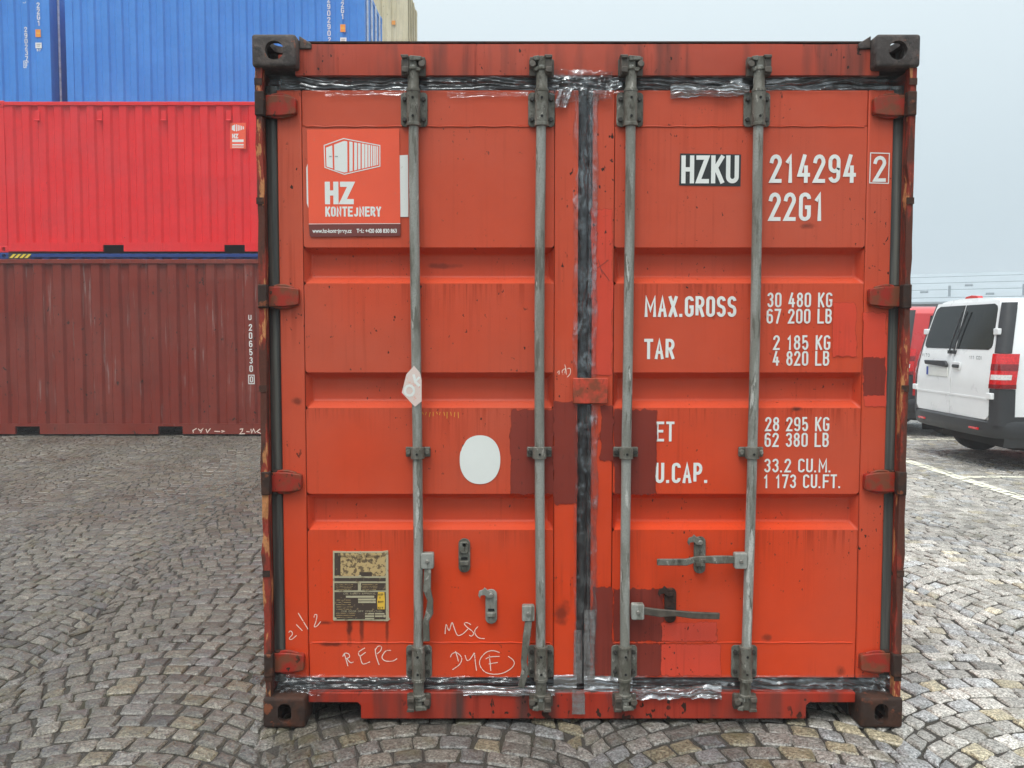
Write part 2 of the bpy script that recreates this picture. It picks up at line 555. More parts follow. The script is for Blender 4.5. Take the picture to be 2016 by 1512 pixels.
plain('cam_dark', (0.075, 0.062, 0.048), 0.6, var=0.4, scale=40)
plain('bolt_dark', (0.035, 0.032, 0.027), 0.5, var=0.3)
plain('hole_black', (0.008, 0.008, 0.008), 0.9)
plain('bolt_bright', (0.30, 0.29, 0.26), 0.4, metal=0.6)

k = NT('rubber')
g = k.noise(1.0, 4, vec=k.scaled((50, 50, 1.2)))
k_c = k.mix(k.ramp(g, 0.42, 0.66), (0.062, 0.066, 0.062), (0.15, 0.152, 0.13))
MATS['rubber'] = k.principled(color=k_c, rough=0.5, spec=0.5, normal=k.bump(g, 0.2, 0.004))

def clear_film(name, base, cloud, tint):           # crinkled adhesive film
    k = NT(name)
    tr = k.n('BsdfTransparent').outputs[0]
    nb = k.bump(k.noise(90, 2), 0.25, 0.004)
    gl = k.n('BsdfGlossy', {'Color': (0.72, 0.76, 0.78, 1), 'Roughness': 0.17, 'Normal': nb}).outputs[0]
    df = k.n('BsdfDiffuse', {'Color': tint}).outputs[0]
    gd_ = k.n('MixShader', {0: 0.22, 1: gl, 2: df}).outputs[0]
    lw = k.n('LayerWeight', {'Blend': 0.35, 'Normal': nb}).outputs['Facing']
    cl = k.ramp(k.noise(16, 3), 0.46, 0.70)
    fac = k.m('ADD', k.m('MULTIPLY', k.m('POWER', lw, 1.6), 0.85), k.m('ADD', k.m('MULTIPLY', cl, cloud), base), True)
    ms = k.n('MixShader', {0: fac, 1: tr, 2: gd_}).outputs[0]
    k.t.links.new(ms, k.out.inputs['Surface'])
    MATS[name] = k.mat


clear_film('clear_film', 0.04, 0.20, (0.36, 0.38, 0.39, 1))
clear_film('seam_film', 0.05, 0.26, (0.33, 0.34, 0.35, 1))
plain('rubber_black', (0.016, 0.017, 0.018), 0.4, var=0.3)

k = NT('grey_film')
tr = k.n('BsdfTransparent').outputs[0]
nb = k.bump(k.m('ADD', k.noise(1, 4, vec=k.scaled((30, 30, 90))), k.noise(60, 4)), 0.5, 0.006)
gl = k.n('BsdfGlossy', {'Color': (0.8, 0.85, 0.9, 1), 'Roughness': 0.22, 'Normal': nb}).outputs[0]
df = k.n('BsdfDiffuse', {'Color': (0.20, 0.18, 0.165, 1), 'Normal': nb}).outputs[0]
gd_ = k.n('MixShader', {0: 0.62, 1: gl, 2: df}).outputs[0]
fac = k.ramp(k.noise(1, 4, vec=k.scaled((12, 12, 40), (4, 0, 0))), 0.2, 0.62)
fac = k.m('ADD', k.m('MULTIPLY', fac, 0.55), 0.3, True)
ms = k.n('MixShader', {0: fac, 1: tr, 2: gd_}).outputs[0]
k.t.links.new(ms, k.out.inputs['Surface'])
MATS['grey_film'] = k.mat


def vinyl(name, color, wear=(0.2, 0.05, 0.03), thr=0.70, rough=0.4, scale=40):
    k = NT(name)
    a = k.noise(scale, 5, 0.65)
    b = k.noise(6, 3)
    col = k.mix(k.m('MULTIPLY', k.ramp(b, 0.35, 0.7), 0.14), color, tuple(c * 0.55 for c in color))
    col = k.mix(k.ramp(a, thr, thr + 0.04), col, wear)
    MATS[name] = k.principled(color=col, rough=rough, spec=0.4)


vinyl('letter_white', (0.80, 0.81, 0.77), thr=0.715)
vinyl('sticker_white', (0.78, 0.80, 0.76), wear=(0.55, 0.55, 0.45), thr=0.70)
vinyl('sticker_orange', (0.86, 0.105, 0.045), wear=(0.7, 0.16, 0.09), thr=0.66, rough=0.35)
vinyl('sticker_brown', (0.175, 0.042, 0.034), thr=0.9)
vinyl('sticker_grey', (0.30, 0.31, 0.31), thr=0.95)
vinyl('plate_black', (0.028, 0.030, 0.030), wear=(0.09, 0.08, 0.08), thr=0.66)
vinyl('chalk', (0.86, 0.72, 0.62), wear=(0.70, 0.14, 0.06), thr=0.57, rough=0.9, scale=120)
vinyl('label_yellow', (0.78, 0.48, 0.06), wear=(0.4, 0.3, 0.1), thr=0.66)
vinyl('label_orange', (0.80, 0.30, 0.04), thr=0.8)
vinyl('plate_tan', (0.52, 0.37, 0.17), wear=(0.16, 0.11, 0.06), thr=0.50, scale=70)
vinyl('plate_brass', (0.46, 0.41, 0.27), wear=(0.25, 0.20, 0.12), thr=0.58)
vinyl('plate_dark', (0.065, 0.046, 0.036), wear=(0.22, 0.16, 0.09), thr=0.60, scale=70)
vinyl('tag_pink', (0.74, 0.60, 0.54), wear=(0.75, 0.35, 0.25), thr=0.60)
vinyl('tag_red', (0.65, 0.03, 0.025), thr=0.9)
vinyl('lot_paint', (0.80, 0.78, 0.64), wear=(0.2, 0.19, 0.16), thr=0.66, scale=22, rough=0.7)
vinyl('hazard_yellow', (0.78, 0.60, 0.05), thr=0.8)

paint('brown_paint', (0.205, 0.025, 0.013), (0.215, 0.040, 0.026), fade_lo=0.4, fade_hi=0.65, streak=0.5, chip=0.66, chip_scale=18, rough=0.55,
      scrape=(0.30, 0.26, 0.24), scrape_amt=0.62, seed=1.7, dirt=0.25)
paint('bright_red_paint', (0.74, 0.022, 0.026), (0.70, 0.035, 0.04), streak=0.25, chip=0.74, chip_scale=18, rough=0.42, seed=2.3, dirt=0.05)
paint('blue_paint', (0.050, 0.235, 0.66), (0.065, 0.265, 0.70), streak=0.18, chip=0.76, chip_scale=14, rough=0.45, seed=4.1)
paint('dark_blue_paint', (0.010, 0.045, 0.20), (0.014, 0.055, 0.22), streak=0.25, chip=0.74, chip_scale=14, rough=0.45, seed=4.6)
paint('beige_paint', (0.60, 0.52, 0.33), (0.66, 0.58, 0.40), streak=0.3, chip=0.70, chip_scale=14, rough=0.5, seed=6.1, dirt=0.25)
plain('grey_gear', (0.68, 0.72, 0.76), 0.45, var=0.25, scale=8)
plain('under_dark', (0.02, 0.018, 0.016), 0.9)

# cobbles: colour per stone from the mesh, granite speckle on top
k = NT('cobble_stone')
vc = k.n('VertexColor', layer_name='stone').outputs[0]
n_big = k.noise(0.55, 3)
sp = k.noise(125, 2, 0.7)
sp2 = k.noise(48, 4, 0.65)
col = k.mix(1.0, vc, k.mix(k.ramp(sp2, 0.34, 0.68), (0.66, 0.65, 0.63), (1.2, 1.2, 1.2)), 'MULTIPLY')
col = k.mix(1.0, col, k.mix(k.ramp(sp, 0.36, 0.66), (0.38, 0.37, 0.36), (1.5, 1.5, 1.47)), 'MULTIPLY')
moss = k.m('MULTIPLY', k.ramp(k.noise(5.5, 4, vec=k.scaled((1, 1, 1), (7, 2, 0))), 0.55, 0.70), 0.55)
col = k.mix(moss, col, (0.085, 0.075, 0.030))
wet = k.ramp(n_big, 0.38, 0.62)
rg = k.m('ADD', k.m('MULTIPLY', wet, 0.22), k.m('ADD', k.m('MULTIPLY', sp2, 0.2), 0.17))
MATS['cobble_stone'] = k.principled(color=col, rough=rg, spec=0.5, normal=k.bump(k.m('ADD', k.m('MULTIPLY', sp2, 1.0), k.m('MULTIPLY', sp, 0.3)), 0.45, 0.007))

k = NT('joint_grit')
g1 = k.noise(160, 4, 0.7)
g2 = k.noise(3, 4)
col = k.mix(k.ramp(g1, 0.35, 0.7), (0.022, 0.020, 0.018), (0.105, 0.095, 0.082))
col = k.mix(k.m('MULTIPLY', k.ramp(g2, 0.5, 0.68), 0.5), col, (0.045, 0.045, 0.018))
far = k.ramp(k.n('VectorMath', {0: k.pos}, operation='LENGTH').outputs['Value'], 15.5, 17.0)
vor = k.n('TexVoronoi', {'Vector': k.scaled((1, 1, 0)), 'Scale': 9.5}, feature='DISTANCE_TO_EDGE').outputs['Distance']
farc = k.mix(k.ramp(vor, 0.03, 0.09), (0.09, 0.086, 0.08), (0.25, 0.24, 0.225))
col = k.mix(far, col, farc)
MATS['joint_grit'] = k.principled(color=col, rough=0.85, spec=0.25, normal=k.bump(g1, 0.8, 0.008))

# vehicles and hall
plain('van_white', (0.84, 0.86, 0.86), 0.3, var=0.03, scale=4, coat=0.4)
plain('van_red', (0.50, 0.02, 0.022), 0.3, var=0.05, scale=4, coat=0.4)
plain('van_glass', (0.008, 0.010, 0.011), 0.12, var=0.1, spec=0.3)
plain('black_plastic', (0.028, 0.030, 0.033), 0.5, var=0.12, scale=12)
plain('tyre', (0.014, 0.014, 0.014), 0.8)
plain('rim', (0.30, 0.31, 0.32), 0.35, metal=0.7)
plain('lens_dark', (0.20, 0.006, 0.008), 0.1, var=0.3, scale=60, coat=0.6)
plain('lens_red', (0.62, 0.012, 0.014), 0.08, var=0.25, scale=60, coat=0.6)
plain('lens_clear', (0.72, 0.70, 0.68), 0.1, var=0.2, scale=60, coat=0.6)
plain('plate_blue', (0.02, 0.06, 0.35), 0.4)
plain('badge', (0.12, 0.13, 0.14), 0.3, metal=0.6)
plain('hall_wall', (0.085, 0.088, 0.095), 0.6, scale=2)
plain('hall_roof', (0.285, 0.335, 0.365), 0.7, var=0.08, scale=0.6)  # fog paleness mixed into the roof colour itself
plain('hall_seam_hazed', (0.225, 0.265, 0.29), 0.6)  # kept close to the roof tone, haze painted in

# ------------------------------------------------------------------ pavement of small granite setts laid in segmental arcs
GRIT_Z = -0.013
mb = MB()
mb.add([(-140, -60, GRIT_Z), (140, -60, GRIT_Z), (140, 140, GRIT_Z), (-140, 140, GRIT_Z)], [(0, 1, 2, 3)])
pavement = tag(mb.build('cobblestone_pavement', 'joint_grit'), kind='structure',
               label='damp grey cobblestone yard laid in small arcs')

STRIP, RISE, ROW = 1.16, 0.26, 0.102
rs = random.Random(11)
ROT = R(6)
cr, sr = math.cos(ROT), math.sin(ROT)


def stone_colour(x, y):
    q = rs.random()
    big = mnoise.noise((x * 0.55, y * 0.55, 3.1))
    warm = mnoise.noise((x * 0.8 + 9, y * 0.8, 1.3))
    g = 0.135 + rs.gauss(0, 0.025) + big * 0.04
    g = max(0.07, min(0.26, g)) * (1.0 + 2.1 * min(1.0, max(0.0, (x - 0.9) / 0.8)))  # paler to the right: wet sky reflection put into the stone colour
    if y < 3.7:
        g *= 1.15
    lw_ = min(1.0, max(0.0, (0.3 - x) / 1.2))      # browner, dirtier stones on the left half of the yard
    g *= 1.0 - 0.10 * lw_
    if q < 0.04 + 0.12 * max(0, warm) + (0.07 if y < 3.9 else 0):
        return (g * 1.16, g * 1.03, g * 0.73) if y < 4.0 else (g * 1.12, g * 1.02, g * 0.80)
    if q > 0.955:
        return (g * 0.97, g * 0.91, g * 0.85)
    if q > 0.78:
        return (g * (0.96 + 0.07 * lw_), g * 0.98, g * (1.0 - 0.12 * lw_))
    return (g * (1.03 + 0.05 * lw_), g * 0.99, g * (0.92 - 0.10 * lw_))


def wanted(x, y):
    if y < 1.9 or y > 16.2 or abs(x - 0.1) > 0.62 * y + 2.2:
        return False
    if -0.75 < x < 1.28 and 4.5 < y < 9.2:
        return False
    return True


def joint_shift(b, k_):                            # ragged meeting line of two arc strips
    return 0.11 * mnoise.noise((b * 7.3, k_ * 3.7, 0.5)) * 1.6


stones = []                                       # (outline points, top height, tilt x, tilt y, colour)
for si in range(-14, 15):
    for ki in range(2, 185):
        u, u_end = -1.0 + joint_shift(si, ki), 1.0 + joint_shift(si + 1, ki)
        while u < u_end - 0.015:
            ln = rs.uniform(0.080, 0.122)
            slope = -2 * RISE * u / (STRIP / 2)
            du = ln / math.sqrt(1 + slope * slope) / (STRIP / 2)
            u2 = min(u_end, u + du)
            if u_end - u2 < 0.08:
                u2 = u_end

            def crv(uu, kk):
                return (si * STRIP + uu * STRIP / 2, kk * ROW + RISE * (1 - uu * uu) + 0.0)

            def side(uu):
                s_ = -2 * RISE * uu / (STRIP / 2)
                return -s_ / (1 + s_ * s_) * ROW * 0.75 * max(0.0, 1 - abs(uu) ** 3)
            a, b = crv(u, ki), crv(u2, ki)
            c, d = crv(u2, ki + 1), crv(u, ki + 1)
            c = (c[0] + side(u2), c[1] - side(u2) * (2 * RISE * u2 / (STRIP / 2)))
            d = (d[0] + side(u), d[1] - side(u) * (2 * RISE * u / (STRIP / 2)))
            u = u2
            mx, my = (a[0] + c[0]) / 2, (a[1] + c[1]) / 2
            wx, wy = cr * mx - sr * my, sr * mx + cr * my
            if not wanted(wx, wy):
                continue
            quad = []
            for px, py in (a, b, c, d):
                dx, dy = px - mx, py - my
                L_ = math.hypot(dx, dy) + 1e-6
                s_ = 1 - rs.uniform(0.003, 0.0065) * 1.35 / L_
                px, py = mx + dx * s_ + rs.gauss(0, 0.0042), my + dy * s_ + rs.gauss(0, 0.0042)
                quad.append((cr * px - sr * py, sr * px + cr * py))
            stones.append((quad, -0.003 + rs.gauss(0, 0.0018), rs.gauss(0, 0.013), rs.gauss(0, 0.013), stone_colour(wx, wy), wx, wy))


def stone_geo(st, fine):
    quad, top, tx, ty, colr, wx, wy = st
    if fine:
        ring = []
        for i in range(4):
            p, a, b = Vector(quad[i]), Vector(quad[i - 1]), Vector(quad[(i + 1) % 4])
            ca = rs.uniform(0.003, 0.011)
            cb = rs.uniform(0.003, 0.011)
            ring.append(p + (a - p).normalized() * min(ca, (a - p).length * 0.35))
            ring.append(p + (b - p).normalized() * min(cb, (b - p).length * 0.35))
            m_ = (p + b) / 2
            nn = Vector((b.y - p.y, p.x - b.x)).normalized()
            ring.append(m_ + nn * rs.gauss(0.0005, 0.0026))
    else:
        ring = [Vector(q) for q in quad]
    n = len(ring)
    c = Vector((wx, wy))

    def zt(p):
        return top + (p.x - wx) * tx + (p.y - wy) * ty
    vs_ = [(p.x, p.y, -0.03) for p in ring]
    vs_ += [(p.x, p.y, zt(p) - rs.uniform(0.006, 0.010)) for p in ring]
    inn = [p + (c - p) * (0.008 / max((c - p).length, 0.02)) for p in ring]
    vs_ += [(p.x, p.y, zt(p) - 0.0022 + (rs.gauss(0, 0.0008) if fine else 0)) for p in inn]
    fs_ = []
    for k_ in range(2):
        for i in range(n):
            j = (i + 1) % n
            fs_.append((k_ * n + i, k_ * n + j, (k_ + 1) * n + j, (k_ + 1) * n + i))
    if fine:
        inn2 = [p + (c - p) * 0.5 for p in inn]
        vs_ += [(p.x, p.y, zt(p) + rs.gauss(0.0008, 0.0009)) for p in inn2]
        for i in range(n):
            j = (i + 1) % n
            fs_.append((2 * n + i, 2 * n + j, 3 * n + j, 3 * n + i))
        fs_.append(tuple(range(3 * n, 4 * n)))
    else:
        fs_.append(tuple(range(2 * n, 3 * n)))
    return vs_, fs_, colr


def stone_mesh(name, parts):
    V_, F_, C_ = [], [], []
    for vs_, fs_, colr in parts:
        o = len(V_)
        V_ += vs_
        F_ += [tuple(i + o for i in f) for f in fs_]
        C_ += [(*colr, 1.0)] * len(vs_)
    me = bpy.data.meshes.new(name)
    me.from_pydata(V_, [], F_)
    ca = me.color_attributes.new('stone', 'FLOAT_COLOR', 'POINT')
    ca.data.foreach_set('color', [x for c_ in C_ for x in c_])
    me.materials.append(MATS['cobble_stone'])
    return me


def seen_size(st):
    """apparent size of a stone, 0 when out of frame or hidden by the near container"""
    x, y = st[5], st[6]
    dy, dz = y, -CZ
    f_ = dy * math.cos(PITCH) - dz * math.sin(PITCH)
    up = dy * math.sin(PITCH) + dz * math.cos(PITCH)
    u_, v_ = 1008 + FPX * x / f_, 756 - FPX * up / f_
    if not (-10 < u_ < 2026 and v_ < 1524):
        return 0.0
    if y > CY:
        s_ = CY / y
        xx, zz = x * s_ - CX, CZ - CZ * s_
        if abs(xx) < 1.21 and zz > 0.05:
            return 0.0
        if y > CY + 0.5 and abs(x - CX) < 1.2:
            return 0.0
    return 1.0 / (f_ * f_) * (CZ / f_)


order = sorted(range(len(stones)), key=lambda i: -seen_size(stones[i]))
for i in order[:300]:
    st = stones[i]
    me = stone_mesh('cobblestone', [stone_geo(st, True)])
    me.transform(Matrix.Translation((-st[5], -st[6], 0)))
    o = bpy.data.objects.new('cobblestone', me)
    COL.objects.link(o)
    o.parent = pavement
    o.location = (st[5], st[6], 0)
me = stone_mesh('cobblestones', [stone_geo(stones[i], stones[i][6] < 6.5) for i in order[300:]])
o = bpy.data.objects.new('cobblestones', me)
COL.objects.link(o)
o.parent = pavement
o['kind'] = 'stuff'


# painted bay lines: the paint lies on the stone tops only
def clip(poly, rect):
    x0, x1, y0, y1 = rect
    for ax, lim, sg in ((0, x0, 1), (0, x1, -1), (1, y0, 1), (1, y1, -1)):
        out = []
        for i in range(len(poly)):
            p, q = poly[i - 1], poly[i]
            a, b = (p[ax] - lim) * sg, (q[ax] - lim) * sg
            if (a >= 0) != (b >= 0):
                t = a / (a - b)
                out.append((p[0] + (q[0] - p[0]) * t, p[1] + (q[1] - p[1]) * t))
            if b >= 0:
                out.append(q)
        poly = out
        if len(poly) < 3:
            return []
    return poly


for rect, lab in (((4.60, 4.74, 6.2, 13.9), 'white painted line along the ends of the parking bays'),
                  ((4.745, 10.2, 9.02, 9.13), 'white painted bay line on the near side of the white van'),
                  ((4.745, 10.2, 12.25, 12.36), 'white painted bay line between the white van and the red van')):
    V_, F_ = [], []
    for quad, top, tx, ty, colr, wx, wy in stones:
        if not (rect[0] - .1 < wx < rect[1] + .1 and rect[2] - .1 < wy < rect[3] + .1):
            continue
        c = Vector((wx, wy))
        inn = [Vector(q) + (c - Vector(q)) * 0.03 for q in quad]
        pl = clip([(p.x, p.y) for p in inn], rect)
        if pl:
            o_ = len(V_)
            V_ += [(p[0], p[1], top + (p[0] - wx) * tx + (p[1] - wy) * ty + 0.0025) for p in pl]
            F_.append(tuple(range(o_, o_ + len(pl))))
    me = bpy.data.meshes.new('parking_line')
    me.from_pydata(V_, [], F_)
    tag(link('parking_line', me, 'lot_paint'), kind='structure', label=lab)


# ------------------------------------------------------------------ shared container pieces
def evaluated(o):
    dg = bpy.context.evaluated_depsgraph_get()
    me = bpy.data.meshes.new_from_object(o.evaluated_get(dg))
    return me


def casting_mesh(hw, hh, top):
    """corner casting 162 x 178 x 118 mm with real apertures; corner at the origin, growing to +x +y +z"""
    tmp = []
    body = MB().box(0, .162, 0, .178, 0, .118).build('t_casting', None, bev=0.012, seg=3)
    tmp.append(body)
    cut = []
    cut.append(MB().box(.028, .14, .028, .15, .024, .094).build('t_cut', None))
    cut.append(MB().prism(rounded_rect(.083 - hw, .083 + hw, .059 - hh, .059 + hh, min(hw, hh) * .98, 6), -.05, .10).build('t_cut', None))
    m1 = MB().prism(rounded_rect(.085 - .03, .085 + .03, .059 - .034, .059 + .034, .029, 6), -.05, .08)
    m1.v = [(y, x, z) for x, y, z in m1.v]        # aperture in the outer side
    cut.append(m1.build('t_cut', None))
    m2 = MB().prism(rounded_rect(.081 - .03, .081 + .03, .09 - .055, .09 + .055, .029, 6), .06, .2)
    m2.v = [(x, z, y if top else .118 - y) for x, y, z in m2.v]
    cut.append(m2.build('t_cut', None))
    for c_ in cut:
        b = body.modifiers.new('cut', 'BOOLEAN')
        b.operation = 'DIFFERENCE'
        b.solver = 'EXACT'
        b.object = c_
    me = evaluated(body)
    for o_ in [body] + cut:
        bpy.data.objects.remove(o_)
    me.shade_smooth()
    me.set_sharp_from_angle(angle=R(38))
    me.name = 'corner_casting'
    return me


CAST_TOP = casting_mesh(0.034, 0.034, True)
CAST_LOW = casting_mesh(0.026, 0.037, False)


def castings(parent, W, D, H, mat, small=None):
    for sx in (0, 1):
        for sy in (0, 1):
            for sz in (0, 1):
                base = CAST_TOP if sz else CAST_LOW
                key = base.name + '_' + mat
                me = bpy.data.meshes.get(key)
                if me is None:
                    me = base.copy()
                    me.name = key
                    me.materials.clear()
                    me.materials.append(MATS[mat])
                o_ = bpy.data.objects.new('corner_casting', me)
                COL.objects.link(o_)
                o_.parent = parent
                o_.location = (-W / 2 if sx == 0 else W / 2, 0 if sy == 0 else D, 0 if sz == 0 else H - .118)
                o_.scale = (1 if sx == 0 else -1, 1 if sy == 0 else -1, 1)


def corrugated(L, z0, z1, y, facing=-1, pitch=0.279, depth=0.036, axis='x', wob=0.0, seed=0, nz=1, flats=(0.115, 0.095)):
    """trapezoid wall running along an axis; outer face at y, ribs going inwards"""
    a, b = flats
    s = (pitch - a - b) / 2
    n = int(L // pitch)
    off = -(n * pitch) / 2
    prof = [(-L / 2, 0)]
    for i in range(n):
        x = off + i * pitch
        prof += [(x + a / 2, 0), (x + a / 2 + s, depth), (x + a / 2 + s + b, depth), (x + a / 2 + 2 * s + b, 0)]
    prof.append((L / 2, 0))
    vs_, fs_ = [], []
    m_ = len(prof)
    for j in range(nz + 1):
        z = z0 + (z1 - z0) * j / nz
        for x, d in prof:
            w_ = wob * mnoise.noise((x * 1.7 + seed, z * 1.9, seed)) if 0 < j < nz else 0
            vs_.append((x, y - facing * (d + w_), z))
    for j in range(nz):
        for i in range(m_ - 1):
            fs_.append((j * m_ + i, j * m_ + i + 1, (j + 1) * m_ + i + 1, (j + 1) * m_ + i))
    mb_ = MB().add(vs_, fs_)
    if axis == 'y':
        mb_.v = [(y_, x_, z_) for x_, y_, z_ in mb_.v]
    return mb_


def side_container(name, loc, H, mat, lab, group, wall_nz=1, wob=0.0, seed=0, gear=None, cast=None, pockets=True):
    """20 ft container lying lengthwise to the camera: its long side is at local y = 0"""
    W, D = 6.058, 2.438
    root = empty(name, loc, label=lab, cat='shipping container', group=group)
    zb = 0.165
    corrugated(W - 0.30, zb, H - 0.075, 0.022, -1, wob=wob, seed=seed, nz=wall_nz).build('side_wall', mat, root)
    corrugated(W - 0.30, zb, H - 0.075, D - 0.022, 1).build('side_wall', mat, root)
    for y0 in (0.004, D - 0.064):
        MB().box(-W / 2 + .162, W / 2 - .162, y0, y0 + .06, H - 0.08, H - 0.018).build('top_rail', mat, root, bev=.006)
        m_ = MB()
        xs = [-W / 2 + .162, -1.05 - .18, -1.05 + .18, 1.05 - .18, 1.05 + .18, W / 2 - .162]
        for i in (0, 2, 4):
            m_.box(xs[i], xs[i + 1], y0, y0 + .05, 0.022, zb)
        for i in (1, 3):
            m_.box(xs[i], xs[i + 1], y0, y0 + .05, 0.135, zb)
        m_.box(-W / 2 + .162, W / 2 - .162, y0 - .002, y0 + .05, zb, zb + .008)
        m_.build('bottom_rail', mat, root)
    for sx in (-1, 1):
        for y0 in (0.006, D - .126):
            MB().box(sx * (W / 2 - .005), sx * (W / 2 - .155), y0, y0 + .12, .118, H - .118).build('corner_post', mat, root, bev=.008)
        MB().box(sx * (W / 2 - .02), sx * (W / 2 - .10), .13, D - .13, .02, .16).build('end_sill', mat, root)
        MB().box(sx * (W / 2 - .02), sx * (W / 2 - .10), .13, D - .13, H - .11, H - .02).build('end_header', mat, root)
    MB().box(-W / 2 + .17, W / 2 - .17, .06, D - .06, .14, .16).build('floor', 'under_dark', root)
    corrugated(D - .26, .16, H - .11, -W / 2 + .04, -1, axis='y').build('end_wall', mat, root).location = (0, D / 2, 0)
    if gear:
        MB().box(W / 2 - .075, W / 2 - .035, .13, D - .13, .16, H - .11).build('door', mat, root)
        for i in range(4):
            yb = .38 + i * (D - .76) / 3
            MB().cyl((W / 2 - .012, yb, .06), (W / 2 - .012, yb, H - .06), .022, n=8).build('locking_bar', gear, root, smooth=40)
    else:
        o_ = corrugated(D - .26, .16, H - .11, W / 2 - .04, 1, axis='y').build('end_wall', mat, root)
        o_.location = (0, D / 2, 0)
    mr = MB()
    n = 27
    for i in range(n):
        x = -W / 2 + .2 + i * (W - .4) / n
        w_ = (W - .4) / n
        pts = [(x, H - .03), (x + w_ * .25, H - .006), (x + w_ * .75, H - .006), (x + w_, H - .03)]
        mr.add([(p[0], .05, p[1]) for p in pts] + [(p[0], D - .05, p[1]) for p in pts], [(0, 1, 5, 4), (1, 2, 6, 5), (2, 3, 7, 6)])
    mr.build('roof', mat, root)
    castings(root, W, D, H, cast or mat)
    return root


# ------------------------------------------------------------------ the near container
H = 2.591
box = empty('shipping_container', (CX, CY, 0), label='large orange-red shipping container in front with taped, patched double doors',
            cat='shipping container')
castings(box, 2.438, 6.058, H, 'black_iron')
for o in list(box.children):
    if o.location.z < 1:
        me = bpy.data.meshes.get('low_front_casting')
        if me is None:
            me = o.data.copy()
            me.name = 'low_front_casting'
            me.materials.clear()
            me.materials.append(MATS['rust_dark'])
        o.data = me
XL, XR = F(513, 700, .012)[0], F(1797, 700, .012)[0]

# corner posts: thin worn lip in front, web behind
for s in (-1, 1):
    m = MB()
    xo, xi = s * 1.212, s * 1.187
    zs = [.118 + (H - .236) * i / 34 for i in range(35)]
    rr = random.Random(3 + s)
    vs_, fs_ = [], []
    for i, z in enumerate(zs):
        j1, j2 = rr.gauss(0, .0018), rr.gauss(0, .0022)
        vs_ += [(xo + j1, .014 + rr.gauss(0, .0015), z), (xi + j2, .014 + rr.gauss(0, .0015), z), (xi + j2, .05, z), (xo + j1, .05, z)]
    for i in range(len(zs) - 1):
        for j in range(4):
            fs_.append((i * 4 + j, i * 4 + 4 + j, i * 4 + 4 + (j + 1) % 4, i * 4 + (j + 1) % 4))
    m.add(vs_, fs_)
    m.build('corner_post', 'rust_post', box)
    m = MB().box(xo, s * 1.1965, .0515, .16, .10, H - .10)
    m.build('corner_post', 'frame_paint', box)
    for i, v in enumerate((160, 395, 600, 765, 1130, 1335)):
        zz = F(500, v, .01)[1]
        MB().box(s * 1.2135, s * 1.1855, .0105, .0135, zz - .012, zz + .012).build('weld_seam', 'rust_dark', box)

# header and sill
hx0, hz0 = F(581, 148, .055)
hx1, hz1 = F(1733, 86, .055)
m = MB()
N = 60
vs_, fs_ = [], []
for i in range(N + 1):
    x = hx0 + (hx1 - hx0) * i / N
    w_ = .004 * mnoise.noise((x * 4, 1, 2))
    vs_ += [(x, .056 + w_, hz0), (x, .054 + w_, (hz0 + hz1) / 2), (x, .059 + w_ * .5, hz1 + w_ * .6), (x, .14, hz1 + w_ * .6), (x, .14, hz0)]
for i in range(N):
    for j in range(5):
        fs_.append((i * 5 + j, i * 5 + 5 + j, i * 5 + 5 + (j + 1) % 5, i * 5 + (j + 1) % 5))
m.add(vs_, fs_)
m.build('door_header', 'frame_paint', box, smooth=35)
for s in (-1, 1):                                  # ears rising to the castings
    xe = s * (1.219 - .162)
    pts = [(xe, hz1 - .02), (xe - s * .045, hz1 - .02), (xe - s * .045, hz1), (xe, hz1 + .028)]
    MB().prism(pts, .050, .13).build('header_gusset', 'black_iron', box, bev=.004)
MB().box(hx0, hx1, .058, .13, hz1 + .0045, hz1 + .010).build('header_lip', 'rust_dark', box)

sz1, sz0 = F(1000, 1364, .05)[1], F(1000, 1416, .05)[1]
zp = F(660, 1384, .05)[1]
xa, xb = F(612, 1395, .05)[0], F(710, 1395, .05)[0]
xc, xd = F(1588, 1395, .05)[0], F(1680, 1395, .05)[0]
pts = [(-1.057, sz1), (-1.057, zp), (xb - .012, zp), (xb, zp - .012), (xb, sz0), (xc, sz0), (xc, zp - .012), (xc + .012, zp), (1.057, zp), (1.057, sz1)]
MB().prism(pts, .052, .115).build('door_sill', 'sill_paint', box, bev=.004)
for x_ in (xa - .005, xb + .004, xc - .004, xd + .005):     # pocket cheeks
    MB().box(x_ - .004, x_ + .004, .116, .9, sz0 - .01, zp + .03).build('forklift_pocket_cheek', 'under_dark', box)
MB().box(-1.15, 1.15, .10, 6.0, .145, .165).build('floor', 'under_dark', box)
for i in range(9):
    yb = .55 + i * .62
    MB().box(-1.14, 1.14, yb, yb + .04, .03, .144).build('cross_member', 'under_dark', box)

# body behind the doors
for s in (-1, 1):
    o = corrugated(5.8, .165, H - .075, s * 1.197, s, axis='y').build('side_wall', 'frame_paint', box)
    o.location = (0, 3.03, 0)
    MB().box(s * 1.215, s * 1.155, .18, 5.88, H - .08, H - .02).build('top_rail', 'frame_paint', box, bev=.006)
    MB().box(s * 1.215, s * 1.165, .18, 5.88, .022, .165).build('bottom_rail', 'frame_paint', box, bev=.006)
    MB().box(s * 1.212, s * 1.10, 5.93, 6.05, .118, H - .118).build('rear_post', 'frame_paint', box, bev=.008)
corrugated(2.2, .1, H - .06, 6.02, 1).build('end_wall', 'frame_paint', box)
MB().box(-1.155, 1.155, .13, 5.95, H - .055, H - .035).build('roof', 'frame_paint', box)
MB().box(-1.15, 1.15, .135, .15, .10, H - .08).build('door_backing', 'under_dark', box)

